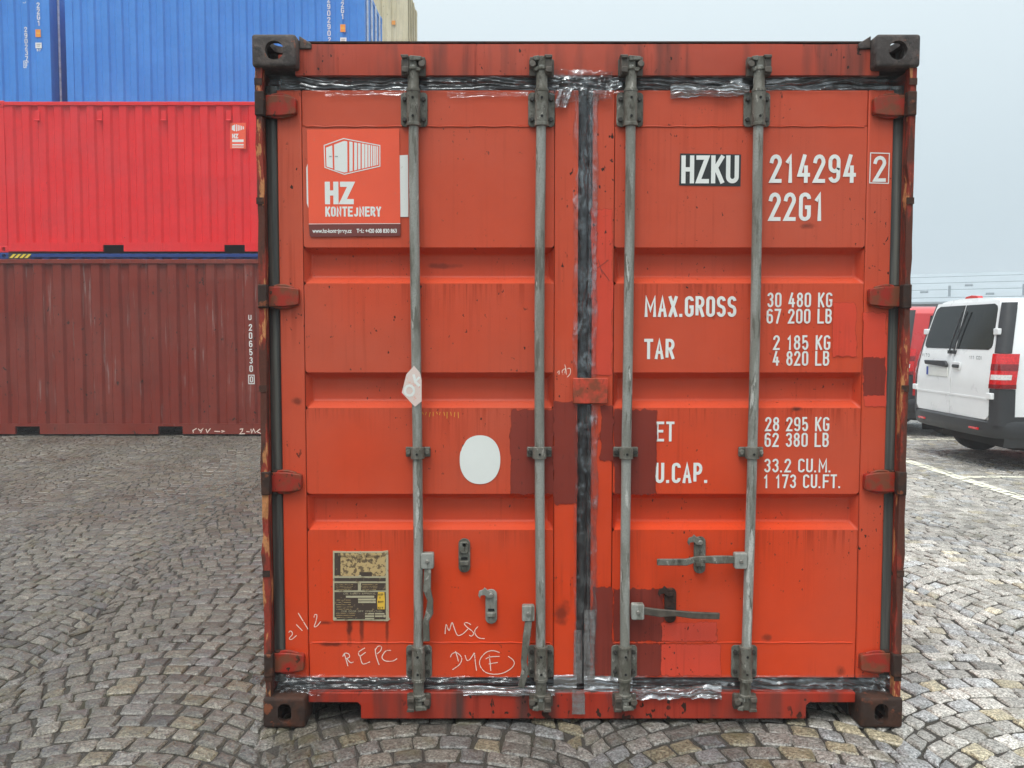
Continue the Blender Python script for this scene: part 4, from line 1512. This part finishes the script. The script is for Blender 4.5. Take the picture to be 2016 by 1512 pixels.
pr = px_poly([Z9(138, 132), Z9(400, 140), Z9(1000, 138), Z9(1100, 122), Z9(1106, 150), Z9(1108, 600), Z9(1118, 1300), Z9(1140, 1325), Z9(1100, 1358), Z9(620, 1345), Z9(150, 1350), Z9(140, 1335)], KD)
csc = MB().prism(pr, KD - .0015, DY).build('approval_plate', 'plate_brass', box)
csc['label'] = 'corroded brass approval plate with dark fields'
kd = KD - .0022
for i, (x0, y0, x1, y1, mt) in enumerate(((165, 165, 1062, 572, 'plate_tan'), (165, 165, 270, 560, 'plate_dark'), (600, 500, 820, 572, 'plate_dark'), (165, 602, 1062, 660, 'plate_dark'), (165, 692, 575, 818, 'plate_dark'), (628, 692, 1062, 818, 'plate_dark'), (165, 848, 1062, 1325, 'plate_dark'))):
    flat_obj('plate_field', [z9rect(x0, y0, x1, y1, kd)], kd - .0001 * i, mt, csc)
lines = []
rr = random.Random(2)
for y0 in list(range(985, 1160, 40)) + list(range(1215, 1320, 36)):
    lines.append(z9rect(190, y0, 190 + rr.randint(250, 350), y0 + 8, kd))
for y0 in range(712, 810, 30):
    lines.append(z9rect(190, y0, 520 + rr.randint(-60, 20), y0 + 7, kd))
    lines.append(z9rect(650, y0, 900 + rr.randint(-60, 40), y0 + 7, kd))
for l_ in lines:
    flat_obj('plate_line', [l_], kd - .0012, 'plate_tan', csc)
for r4 in ((365, 912, 862, 948), (580, 962, 888, 996), (580, 1008, 888, 1040), (700, 1215, 860, 1240), (875, 1215, 1040, 1240), (700, 1255, 860, 1285), (875, 1255, 1010, 1285), (700, 1300, 860, 1325)):
    flat_obj('plate_entry', [z9rect(*r4, kd)], kd - .0014, 'plate_brass', csc)


def z9text(s, x0, y0, x1, y1, mt, t=.16):
    a_, b_ = Z9(x0, y0), Z9(x1, y1)
    flat_obj('plate_lettering', px_text(s, a_[0], a_[1], b_[0], b_[1], kd, t, .3), kd - .0016, mt, csc)


z9text('APPROVED FOR TRANSPORT', 235, 205, 1000, 245, 'plate_dark')
z9text('UNDER CUSTOMS SEAL', 370, 275, 850, 305, 'plate_dark')
z9text('CSC SAFETY APPROVAL', 325, 860, 890, 890, 'plate_brass')
z9text('ONE DOOR OFF OPERATION', 285, 1170, 1000, 1198, 'plate_brass')
flat_obj('date_label', [px_poly([Z9(930, 848), Z9(1040, 848), Z9(1050, 1000), Z9(1045, 1150), Z9(920, 1148), Z9(912, 1000)], kd)], kd - .0022, 'label_yellow', csc)
for s, y in (('ACEP', 870), ('TW', 930), ('BUTV', 1000), ('KIT', 1105)):
    a_, b_ = Z9(930 if len(s) > 2 else 950, y), Z9(1022 if len(s) > 2 else 1010, y + 34)
    flat_obj('plate_lettering', px_text(s, a_[0], a_[1], b_[0], b_[1], kd, .2, .25), kd - .0034, 'plate_black', csc)
for x, y in ((610, 575), (180, 1318), (1040, 1270), (620, 160)):
    p_ = F(*Z9(x, y), kd)
    MB().cyl((p_[0], KD, p_[1]), (p_[0], KD - .005, p_[1]), .006, .005, n=10).build('rivet', 'plate_brass', csc, smooth=40)


# chalk writing
def smooth_line(pts, n=5):
    out = []
    for i in range(len(pts) - 1):
        p0, p1, p2, p3 = pts[max(i - 1, 0)], pts[i], pts[i + 1], pts[min(i + 2, len(pts) - 1)]
        for j in range(n):
            t = j / n
            out.append(tuple(.5 * (2 * p1[c] + (p2[c] - p0[c]) * t + (2 * p0[c] - 5 * p1[c] + 4 * p2[c] - p3[c]) * t * t + (3 * p1[c] - p0[c] - 3 * p2[c] + p3[c]) * t ** 3) for c in (0, 1)))
    out.append(pts[-1])
    return out


def chalk(strokes, ox, oy, sc, d, w, parent, sharp=False):
    polys = []
    for s_ in strokes:
        q_ = s_ if (len(s_) == 2 or sharp) else smooth_line(s_)
        polys += ribbon(px_poly([(ox + x / sc, oy + y / sc) for x, y in q_], d), w)
    flat_obj('chalk_writing', polys, d, 'chalk', parent, step=.0001)


chalk([[(345, 430), (357, 415), (376, 422), (380, 450), (350, 488), (375, 497), (422, 458)], [(420, 350), (480, 412)], [(438, 235), (490, 320), (537, 397)]], 500, 1160, 5.04, DY - .0046, .0030, doors['left'])
chalk([[(595, 280), (605, 252), (625, 260), (615, 320), (598, 370), (625, 365), (662, 320)]], 500, 1160, 5.04, LD, .0028, doors['left'])
chalk([[(898, 645), (915, 700), (932, 765)], [(880, 668), (905, 634), (942, 645), (946, 675), (905, 692)], [(922, 690), (958, 728), (987, 722)],
       [(1102, 582), (1065, 604), (1038, 628), (1052, 662), (1108, 625)], [(1052, 662), (1072, 732), (1100, 740), (1152, 720)],
       [(1203, 590), (1212, 660), (1242, 752)], [(1205, 600), (1232, 566), (1265, 570), (1256, 610), (1220, 642)],
       [(1362, 607), (1310, 612), (1275, 658), (1276, 690), (1312, 713), (1380, 711), (1420, 688)]], 500, 1160, 5.04, DY - .0024, .0032, doors['left'])
chalk([[(82, 242), (92, 150), (122, 208), (150, 130), (175, 190), (195, 240), (218, 258), (262, 238), (310, 192)], [(338, 150), (300, 130), (273, 140), (300, 175), (350, 213), (365, 240), (345, 263), (322, 255)], [(410, 168), (378, 205), (385, 250), (420, 282), (475, 289)]], 860, 1200, 5.04, LD, .0030, doors['left'])
chalk([[(185, 412), (203, 470), (215, 515)], [(135, 472), (150, 442), (190, 426), (235, 458), (247, 500), (220, 550), (155, 597)], [(280, 452), (300, 505), (332, 490), (372, 430)], [(374, 430), (382, 520), (394, 606)],
       [(624, 428), (560, 408), (490, 425), (432, 490), (428, 555), (480, 620), (560, 641), (650, 632), (730, 590), (768, 540), (755, 500), (708, 463)], [(520, 450), (528, 520), (536, 607)], [(485, 490), (530, 470), (622, 465)], [(515, 540), (605, 525)]], 860, 1200, 5.04, DY - .0024, .0030, doors['left'])
chalk([[(768, 525), (790, 505), (786, 545)], [(850, 435), (862, 480), (868, 545)], [(830, 545), (822, 505), (858, 482), (850, 530)], [(880, 482), (908, 478), (912, 530), (878, 575)]], 960, 640, 5.6, DY - .0048, .0024, doors['left'])
flat_obj('chalk_writing', sum([ribbon(px_poly([(1178, 512), (1186, 540)], DY - .0066), .002), ribbon(px_poly([(1176, 528), (1198, 512)], DY - .0066), .002), ribbon(px_poly([(1182, 528), (1200, 553)], DY - .0066), .002)], []), DY - .0068, 'sticker_brown', doors['right'])
rr = random.Random(8)
scr = [ribbon(px_poly([(832 + i * 7 + rr.uniform(-1, 1), 811), (832 + i * 7 + rr.uniform(-2, 2), 811 + rr.uniform(4, 13))], LD), .0018)[0] for i in range(11)]
flat_obj('scratch_marks', scr, LD, 'label_yellow', doors['left'])

# ------------------------------------------------------------------ stacks on the left
BR_Y = 12.75
brown = side_container('shipping_container', (-6.07, BR_Y, 0), 2.591, 'brown_paint', 'scraped dark brown container standing on the cobbles, bottom left', None, wall_nz=10, wob=.018, seed=3.3)


def side_text(root, s, u, v0, pitch, h, w, Y, mat='letter_white', t=.15, d=.0, boxed=False, name='lettering'):
    x, z = at(u, v0, Y)
    x -= root.location.x
    z -= root.location.z
    sc = Y / FPX
    for i, c in enumerate(s):
        flat_obj('letter', column_polys(c, x, w * sc, z - i * pitch * sc, h * sc, pitch * sc, t), d, mat, root)
    if boxed:
        polys = ribbon([(x - w * sc * .9, z - h * sc * 1.2), (x + w * sc * .9, z - h * sc * 1.2), (x + w * sc * .9, z + h * sc * .2), (x - w * sc * .9, z + h * sc * .2)], .012, True)
        flat_obj('check_digit_frame', polys, d, mat, root)


side_text(brown, '206530', 493, 638, 16.2, 13, 6.6, BR_Y + .02, d=.018)
side_text(brown, '0', 495, 741, 17, 12, 6, BR_Y + .02, d=.018, boxed=True)
side_text(brown, 'U', 492, 620, 17, 10, 6, BR_Y + .02, d=.018)
bp = []
for s_ in ([(1500, 556), (1472, 572), (1476, 592)], [(1512, 558), (1528, 575), (1550, 556), (1530, 590)], [(1572, 560), (1582, 588), (1606, 556)], [(1636, 578), (1680, 580)], [(1690, 572), (1712, 578), (1690, 586)], [(1830, 562), (1852, 560), (1850, 575), (1830, 598), (1870, 596)], [(1880, 580), (1905, 582)], [(1915, 560), (1920, 592), (1935, 560), (1950, 592)], [(1985, 560), (1960, 580), (1990, 596)]):
    q_ = []
    for x, y in s_:
        a_ = at(x / 3.877, 700 + y / 3.877, BR_Y)
        q_.append((a_[0] + 6.07, a_[1]))
    bp += ribbon(q_, .014)
flat_obj('chalk_writing', bp, .0015, 'chalk', brown)

RD_Y = 15.22
base_blue = side_container('shipping_container', (-5.86, RD_Y, 0), 2.896, 'dark_blue_paint', 'dark blue container whose top rail shows between the brown and the bright red one', None)
hz_polys, hk = [], []
for i in range(4):
    a_ = at(18 + i * 10, 508, RD_Y)
    b_ = at(24 + i * 10, 508, RD_Y)
    c_ = at(32 + i * 10, 500, RD_Y)
    d_ = at(26 + i * 10, 500, RD_Y)
    hz_polys.append([(p[0] + 5.86, p[1]) for p in (a_, b_, c_, d_)])
a_, b_ = at(14, 509, RD_Y), at(60, 499, RD_Y)
flat_obj('hazard_marking', [[(a_[0] + 5.86, a_[1]), (b_[0] + 5.86, a_[1]), (b_[0] + 5.86, b_[1]), (a_[0] + 5.86, b_[1])]], .0025, 'plate_black', base_blue)
flat_obj('hazard_marking', hz_polys, .0008, 'hazard_yellow', base_blue)
red = side_container('shipping_container', (-5.86, RD_Y, 2.896), 2.591, 'bright_red_paint', 'bright red container on top of the dark blue one', None, wall_nz=8, wob=.014, seed=1.1)
for u in (73, 196, 322, 450):
    a_ = at(u, 218, RD_Y)
    b_ = at(u, 240, RD_Y)
    x_, z1_, z0_ = a_[0] + 5.86, a_[1] - 2.896, b_[1] - 2.896
    m = MB().box(x_ - .04, x_ + .04, -.004, .022, z0_ + .03, z1_)
    m.cyl((x_ - .05, -.012, z0_ + .025), (x_ + .05, -.012, z0_ + .025), .018, n=8)
    m.build('lashing_lug', 'bright_red_paint', red, bev=.008)


def small_sticker(root, u0, v0, u1, v1, Y, d):
    ox, oz = root.location.x, root.location.z

    def q(fx, fy):
        a = at(u0 + (u1 - u0) * fx, v0 + (v1 - v0) * fy, Y)
        return a[0] - ox, a[1] - oz
    s_ = flat_obj('advert_sticker', [[q(0, 1), q(1, 1), q(1, 0), q(0, 0)]], d, 'sticker_orange', root)
    pol = [[q(.12, .27), q(.32, .33), q(.32, .06), q(.12, .12)]]
    for i in range(5):
        x = .38 + i * .11
        pol.append([q(x, .33 - i * .02), q(x + .06, .33 - i * .02), q(x + .06, .06 + i * .02), q(x, .06 + i * .02)])
    pol += [[q(.14, y1), q(.86, y1), q(.86, y0), q(.14, y0)] for y0, y1 in ((.64, .74), (.82, .87), (.92, .95))]
    flat_obj('sticker_logo', pol, d - .001, 'sticker_white', s_)
    a_, b_ = q(.14, .60), q(.52, .42)
    flat_obj('sticker_lettering', text_polys('HZ', a_[0], b_[0], a_[1], b_[1], .24, .1), d - .001, 'sticker_white', s_)


small_sticker(red, 453, 242, 484, 293, RD_Y + .02, .016)

# rear stacks: each upper container stands on two more
BL_Y = 18.0
cells = [(-6.00, 'right', 0), (-12.36, 'left', 1)]
proto = side_container('shipping_container', (-6.00, BL_Y, 5.792), 2.896, 'blue_paint', 'light blue container high behind the red one, its door end showing', 'light blue containers in the rear stacks', wall_nz=8, wob=.014, seed=5.5, gear='grey_gear')
second = copy_tree(proto)
second.location = (-12.36, BL_Y, 5.792)
second['label'] = 'light blue container high up in the top left corner'
for x_, z_, lb in ((-6.0, 0, 'light blue container on the ground under the rear blue stack with the door end'), (-6.0, 2.896, 'light blue container in the middle of the rear blue stack with the door end'),
                   (-12.36, 0, 'light blue container on the ground at the far left of the rear row'), (-12.36, 2.896, 'light blue container in the middle of the far left rear stack')):
    c_ = copy_tree(proto)
    c_.location = (x_, BL_Y, z_)
    c_['label'] = lb
YS = BL_Y + .02
side_text(second, '22G1', 75, 5, 11.2, 10, 6, YS, d=.018)
side_text(second, '290237', 50.5, 53, 11, 9.5, 5.5, YS, d=.018)
side_text(second, '0', 51, 122, 11, 9, 4.5, YS, d=.018, boxed=True)
side_text(second, 'U', 48, 1, 11, 5, 6, YS, d=.018)
side_text(proto, '22G1', 674, -8, 11.2, 10, 6, YS, d=.018)
side_text(proto, '290290', 647, -6, 12.6, 10.5, 6, YS, d=.018)
side_text(proto, '2', 648.5, 73, 11, 9.5, 5.5, YS, d=.018)


def small_rect(root, u0, v0, u1, v1, mat, d, name):
    a_, b_ = at(u0, v1, YS), at(u1, v0, YS)
    ox, oz = root.location.x, root.location.z
    return flat_obj(name, [[(a_[0] - ox, a_[1] - oz), (b_[0] - ox, a_[1] - oz), (b_[0] - ox, b_[1] - oz), (a_[0] - ox, b_[1] - oz)]], d, mat, root)


for rt, du, dv in ((second, 0, 0), (proto, 600, -10)):
    small_rect(rt, 70 + du, 58 + dv, 80 + du, 73 + dv, 'label_orange', .018, 'capacity_label')
    small_rect(rt, 71.5 + du, 64.5 + dv, 78.5 + du, 66.5 + dv, 'label_yellow', .017, 'capacity_label')
    small_rect(rt, 70 + du, 84 + dv, 82 + du, 95 + dv, 'sticker_white', .018, 'rating_label')
    small_rect(rt, 72 + du, 86.5 + dv, 80 + du, 88 + dv, 'sticker_grey', .017, 'rating_label')
    small_rect(rt, 72 + du, 90 + dv, 79 + du, 91.5 + dv, 'sticker_grey', .017, 'rating_label')
a_ = at(72.5, 101, YS)
b_ = at(80, 96.5, YS)
flat_obj('lettering', text_polys('67', a_[0] + 12.36, b_[0] + 12.36, a_[1] - 5.792, b_[1] - 5.792, .2, .3), .018, 'letter_white', second)

BG_Y = 24.0
bproto = side_container('shipping_container', (-5.83, BG_Y, 8.078), 2.896, 'beige_paint', 'cream container at the top of the farthest stack', 'cream containers in the farthest stack', gear='beige_paint')
for z_, h_, lb in ((0, 0, 'cream container on the ground of the farthest stack'), (2.591, 0, 'second cream container from the ground in the farthest stack'), (5.182, 0, 'third cream container from the ground in the farthest stack')):
    c_ = copy_tree(bproto)
    c_.location = (-5.83, BG_Y, z_)
    c_.scale = (1, 1, 2.591 / 2.896)
    c_['label'] = lb
a_, b_ = at(771, 48, BG_Y), at(778, 40, BG_Y)
flat_obj('capacity_label', [[(a_[0] + 5.83, a_[1] - 8.078), (b_[0] + 5.83, a_[1] - 8.078), (b_[0] + 5.83, b_[1] - 8.078), (a_[0] + 5.83, b_[1] - 8.078)]], .018, 'label_orange', bproto)


# ------------------------------------------------------------------ vans: local x forward from the rear bumper, y to the left, z up
def van(name, lab, loc, heading, body_mat, side_windows, badges):
    root = empty(name, loc, heading, label=lab, cat='van')
    HW = .964

    def taper(z):                                  # how far the side leans in
        if z < .62:
            return .012 * (.62 - z) / .3
        if z < 1.05:
            return 0.0
        return .16 * ((z - 1.05) / .8) ** 1.35

    def lean(z):                                   # how far the tail leans forward
        return 0.0 if z < .95 else .17 * ((z - .95) / .9) ** 1.3
    zs = [.50, .56, .62, .80, 1.0, 1.15, 1.3, 1.45, 1.6, 1.72, 1.79]
    roof = [(.085, 1.845), (.17, 1.88), (.30, 1.898), (.55, 1.908), (.80, 1.91)]     # inward offset from the side, height
    stations = [(0, .055, 1.0), (.03, .02, 1.0), (.10, 0, 1.0), (.25, 0, 1.0), (1.2, 0, 1.0), (2.4, 0, 1.0), (3.3, 0, .99), (3.75, .01, .93), (4.1, .02, .62), (4.42, .04, .22), (4.8, .07, .10), (5.02, .12, .02), (5.12, .24, -.12)]
    rows = []
    for x, ins, sc in stations:
        row = []
        prof = [(HW - ins - taper(z), z) for z in zs] + [(HW - ins - .13 - o_, z) for o_, z in roof]
        for y, z in prof:
            zz = z if z < 1.0 else 1.0 + (z - 1.0) * sc
            xx = x + (lean(z) if x < .2 else lean(z) * max(0, 1 - (x - .2) / .8))
            row.append((xx, max(y, 0.0), zz))
        rows.append(row)
    m = MB()
    n = len(rows[0])
    vs_, fs_ = [], []
    for row in rows:
        vs_ += row + [(x, -y, z) for x, y, z in row]
    for i in range(len(rows) - 1):
        a, b = i * 2 * n, (i + 1) * 2 * n
        for j in range(n - 1):
            fs_.append((a + j, a + j + 1, b + j + 1, b + j))
            fs_.append((a + n + j, b + n + j, b + n + j + 1, a + n + j + 1))
        fs_.append((a + n - 1, a + 2 * n - 1, b + 2 * n - 1, b + n - 1))
    e_ = (len(rows) - 1) * 2 * n
    for a in (0, e_):
        for j in range(n - 1):
            fs_.append((a + j, a + n + j, a + n + j + 1, a + j + 1))
    m.add(vs_, fs_)
    m.build('body', body_mat, root, smooth=32)

    def tail(y0f, y1f, zlist, off, thick, mat, nm, par=root, bev=.0):
        q, f_ = [], []
        for z in zlist:
            for y in (y0f(z), y1f(z)):
                q.append((lean(z) - off, y, z))
                q.append((lean(z) - off + thick, y, z))
        for i in range(len(zlist) - 1):
            b_ = i * 4
            f_ += [(b_, b_ + 2, b_ + 6, b_ + 4), (b_ + 1, b_ + 5, b_ + 7, b_ + 3), (b_, b_ + 4, b_ + 5, b_ + 1), (b_ + 2, b_ + 3, b_ + 7, b_ + 6)]
        l_ = (len(zlist) - 1) * 4
        f_ += [(0, 1, 3, 2), (l_, l_ + 2, l_ + 3, l_ + 1)]
        return MB().add(q, f_).build(nm, mat, par, smooth=30, bev=bev)

    def span(a, b, k_=16):
        return [a + (b - a) * i / k_ for i in range(k_ + 1)]

    def corner(z, z0, z1, r):                      # inset of a rounded rectangle at height z
        d_ = min(z - z0, z1 - z)
        return 0 if d_ >= r else r - math.sqrt(max(0, r * r - (r - d_) ** 2))
    for s in (-1, 1):                              # black lower panels along the flanks
        q = [(x, s * (HW - .004 + (.008 if z > .4 else -.03) - ins), z) for x, ins in ((.10, 0), (1.0, 0), (2.5, 0), (4.1, .02), (4.8, .08)) for z in (.26, .42, .60)]
        MB().add(q, [(i * 3 + j, i * 3 + j + 1, i * 3 + j + 4, i * 3 + j + 3) for i in range(4) for j in range(2)]).build('lower_trim', 'black_plastic', root)
        zl = span(.555, 1.865, 26)
        d1 = tail(lambda z: s * .004, lambda z: s * (.845 - taper(z) * .85 - corner(z, .555, 1.9, .07)), zl, .020, .02, body_mat, 'rear_door')
        zc = [.775, .785, .795]
        tail(lambda z: s * .006, lambda z: s * .835, zc, .0255, .01, body_mat, 'crease', d1)
        gl_ = span(1.32, 1.83, 20)
        tail(lambda z: s * .012, lambda z: s * (.815 - taper(z) * .85 - corner(z, 1.32, 1.83, .075)), gl_, .0245, .008, 'van_glass', 'window', d1)
        for zz in (.82, 1.52):                     # hinges
            yb_ = s * (.845 - taper(zz) * .85)
            MB().box(lean(zz) - .045, lean(zz) - .002, yb_ - s * .02, yb_ + s * .075, zz - .035, zz + .035).build('hinge', body_mat, d1, bev=.008)
        # wiper
        yw = s * .05 - .06
        mw = MB().sweep([(lean(1.30) - .045, yw + .1, 1.29), (lean(1.36) - .05, yw + .09, 1.36), (lean(1.72) - .045, yw - .01, 1.76)], .016, .012, up=(-1, 0, 0))
        mw.box(lean(1.30) - .055, lean(1.30) - .015, yw + .075, yw + .13, 1.26, 1.30)
        mw.build('wiper', 'black_plastic', d1)
        # tail lamp wrapped round the corner, dark pillar above, black plastic below
        def wrap(z0, z1, mat, nm, off, s0=0.0, s1=1.0, k_=8, zk=6):
            path = [(-.012, .852), (-.006, .905), (.014, .945), (.05, .963), (.11, .968), (.19, .968)]
            q, f_ = [], []
            for i in range(zk + 1):
                z = z0 + (z1 - z0) * i / zk
                for j in range(k_ + 1):
                    t = (s0 + (s1 - s0) * j / k_) * (len(path) - 1)
                    a = min(int(t), len(path) - 2)
                    ft = t - a
                    x = path[a][0] + (path[a + 1][0] - path[a][0]) * ft
                    y = path[a][1] + (path[a + 1][1] - path[a][1]) * ft
                    c_ = min(1, max(0, (y - .85) / .11))
                    q.append((x + lean(z) - off * (1 - c_), s * (y - taper(z) * (.85 + .15 * c_) + off * c_), z))
            for i in range(zk):
                for j in range(k_):
                    b_ = i * (k_ + 1) + j
                    f_.append((b_, b_ + 1, b_ + k_ + 2, b_ + k_ + 1))
            return MB().add(q, f_).build(nm, mat, root, smooth=50)
        wrap(1.285, 1.84, 'black_plastic', 'pillar_trim', .010, .05, .8)
        tl = wrap(.905, 1.28, 'lens_red', 'tail_light', .020)
        c2 = wrap(1.0, 1.055, 'lens_clear', 'reversing_lens', .024, .05, .85)
        c2.parent = tl
        c3 = wrap(1.10, 1.17, 'lens_dark', 'lamp_segment', .023, .0, 1.0)
        c3.parent = tl
        c4 = wrap(.905, .95, 'lens_dark', 'lamp_segment', .023, .0, 1.0)
        c4.parent = tl
        wrap(.50, .90, 'black_plastic', 'corner_trim', .012, 0, 1.0)
    # bumper
    plan = [(.62, .975), (.16, .985), (.05, .965), (-.015, .88), (-.055, .6), (-.07, 0)]
    plan = plan + [(x, -y) for x, y in plan[-2::-1]]
    q, f_ = [], []
    for z, o_ in ((.36, .05), (.39, .012), (.46, .0), (.53, .0), (.55, .02)):
        for x, y in plan:
            q.append((x + o_, y * (1 - o_ * .4), z))
    k_ = len(plan)
    for i in range(4):
        for j in range(k_ - 1):
            f_.append((i * k_ + j, i * k_ + j + 1, (i + 1) * k_ + j + 1, (i + 1) * k_ + j))
    f_.append(tuple(range(4 * k_, 5 * k_)))
    bp_ = MB().add(q, f_).build('bumper', 'black_plastic', root, smooth=45)
    for s in (-1, 1):
        MB().box(-.066, -.04, s * .52, s * .70, .435, .46).build('reflector', 'lens_red', bp_, bev=.004)
    # roof brake light, door furniture
    bl = MB().prism([(-.16, 0), (.16, 0), (.13, .034), (0, .046), (-.13, .034)], 0, .06).build('brake_light', 'lens_red', root, bev=.006)
    bl.data.transform(Matrix(((0, 1, 0, .20), (1, 0, 0, 0), (0, 0, 1, 1.902), (0, 0, 0, 1))))
    hb = MB().box(-.045, -.018, -.20, -.06, 1.10, 1.14).build('door_handle', 'black_plastic', root, bev=.012, seg=3)
    MB().box(-.026, -.018, -.22, -.04, 1.08, 1.17).build('handle_cup', body_mat, hb, bev=.004)
    pl_ = MB().prism([(.06, 1.10), (.60, 1.12), (.62, 1.17), (.10, 1.175), (.05, 1.13)], -.05, -.018)
    pl_.v = [(y, x, z) for x, y, z in pl_.v]
    pl_.build('plate_light_bar', 'black_plastic', root, bev=.01)
    pp = MB().box(-.030, -.0185, .06, .58, .985, 1.095).build('number_plate', 'sticker_white', root, bev=.003)
    MB().box(-.0325, -.030, .535, .578, .99, 1.09).build('plate_strip', 'plate_blue', pp)
    if badges:
        for s_, y0, w_ in (('VITO', .72, .20), ('111 CDI', -.42, .26)):
            polys = text_polys(s_, 0, w_, 0, .04, .2, .3)
            vv, ff = [], []
            for i, p in enumerate(polys):
                o_ = len(vv)
                vv += [(-.0225 - .0003 * (i % 5) - .002, y0 - x, 1.21 + z) for x, z in p]
                ff.append(tuple(range(o_, o_ + len(p))))
            me_ = bpy.data.meshes.new('badge')
            me_.from_pydata(vv, [], ff)
            link('badge', me_, 'badge', root)
    # glazing
    for s in (-1, 1):
        wins = [(2.95, 3.75)] + ([(.32, 1.35), (1.45, 2.8)] if side_windows else [])
        for x0, x1 in wins:
            q, f_ = [], []
            for z in (1.18, 1.35, 1.5, 1.65, 1.76):
                q += [(x0 + .02 + (lean(z) if x0 < .5 else 0), s * (HW - taper(z) + .006), z), (x1 - (z - 1.18) * (.3 if x0 > 2.9 else 0), s * (HW - taper(z) + .006), z)]
            for i in range(4):
                f_.append((i * 2, i * 2 + 1, i * 2 + 3, i * 2 + 2))
            MB().add(q, f_).build('window', 'van_glass', root)
        MB().box(.4, 4.3, s * .962, s * .978, .62, .66).build('side_moulding', 'black_plastic', root, bev=.004)
    q = []
    for x, z, y in ((3.78, 1.83, .70), (4.1, 1.56, .76), (4.40, 1.22, .82)):
        q += [(x + .06, y, z + .02), (x + .06, -y, z + .02)]
    MB().add(q, [(0, 1, 3, 2), (2, 3, 5, 4)]).build('windscreen', 'van_glass', root)
    MB().box(.30, 4.95, -.80, .80, .22, .36).build('underbody', 'under_dark', root)
    MB().cyl((.80, -.7, .33), (.80, .7, .33), .06, n=10).build('rear_axle', 'under_dark', root)
    for x in (.80, 4.0):
        for s in (-1, 1):
            w_ = empty('wheel', (x, s * .875, .328))
            w_.parent = root
            MB().lathe([(.20, -.10), (.30, -.108), (.322, -.085), (.328, 0), (.322, .085), (.30, .108), (.20, .10)], (0, 0, 0), 'y', 28).build('tyre', 'tyre', w_, smooth=40)
            MB().lathe([(.06, s * .112), (.10, s * .085), (.19, s * .09), (.205, s * .112), (.21, s * .08)], (0, 0, 0), 'y', 20).build('rim', 'rim', w_, smooth=40)
            arch_ = [(x + .40 * math.cos(R(a_)), .34 + .40 * math.sin(R(a_))) for a_ in range(-20, 201, 10)]
            MB().prism(arch_, s * .60, s * .969).build('wheel_arch', 'tyre', root)
    return root


# heading along +x: the tails face the end line of the bays
van('white_van', 'white panel van with dark rear windows parked on the right', (5.21, 10.31, 0), 0.0, 'van_white', False, True)
van('red_van', 'red van half hidden behind the white van', (5.62, 13.60, 0), 0.0, 'van_red', True, False)

# ------------------------------------------------------------------ long hall, part of its fog put into the roof colours
hall = empty('warehouse', (36.0, 62.0, 0), R(-30), label='long low warehouse with a metal roof tinted pale for the fog, far behind the vans', cat='building')
MB().box(-22, 40, 0, 24, 0, 3.9).build('wall', 'hall_wall', hall)
rfm = MB()
rfm.add([(-22.6, -.6, 3.8), (40.6, -.6, 3.8), (40.6, 12, 6.6), (-22.6, 12, 6.6), (-22.6, 24.6, 3.8), (40.6, 24.6, 3.8),
         (-22.6, -.6, 3.65), (40.6, -.6, 3.65), (40.6, 12, 6.45), (-22.6, 12, 6.45), (-22.6, 24.6, 3.65), (40.6, 24.6, 3.65)],
        [(0, 1, 2, 3), (3, 2, 5, 4), (6, 9, 8, 7), (9, 10, 11, 8), (0, 6, 7, 1), (4, 5, 11, 10), (0, 3, 9, 6), (3, 4, 10, 9), (1, 7, 8, 2), (2, 8, 11, 5)])
rf = rfm.build('roof', 'hall_roof', hall)
for f_ in (.12, .38, .62, .86):
    y_, z_ = -.6 + 12.6 * f_, 3.8 + 2.8 * f_
    MB().box(-22.5, 40.5, y_ - .04, y_ + .04, z_ - .02, z_ + .035).build('snow_rail', 'hall_seam_hazed', rf)
rr = random.Random(4)
for i in range(26):
    x_, f_ = -20 + i * 2.3 + rr.uniform(-.6, .6), rr.choice((.2, .3, .5, .72))
    y_, z_ = -.6 + 12.6 * f_, 3.8 + 2.8 * f_
    MB().box(x_ - .28, x_ + .28, y_ - .2, y_ + .2, z_ - .1, z_ + .14).build('roof_vent', 'hall_seam_hazed', rf, bev=.05)
for i, x_ in enumerate((-9.2, -4.6, 0.2, 5.0)):
    MB().cyl((x_, 1.4, 3.9), (x_, 1.4, 5.05), .09, n=8).build('vent_pipe', 'hall_seam_hazed', rf)
for i in range(14):
    x_ = -20 + i * 4.2
    MB().box(x_ - .9, x_ + .9, -.03, .06, 1.3, 2.6).build('window', 'van_glass', hall)

# ------------------------------------------------------------------ fog
k = NT('fog')
pv = k.n('VolumePrincipled', {'Color': (0.92, 0.95, 0.98, 1), 'Density': 0.0028, 'Anisotropy': 0.15})
k.t.links.new(pv.outputs[0], k.out.inputs['Volume'])
MATS['fog'] = k.mat
tag(MB().box(-150, 150, -70, 150, -1.0, 11.6).build('haze', 'fog'), label='thin pale fog over the whole yard', kind='stuff')
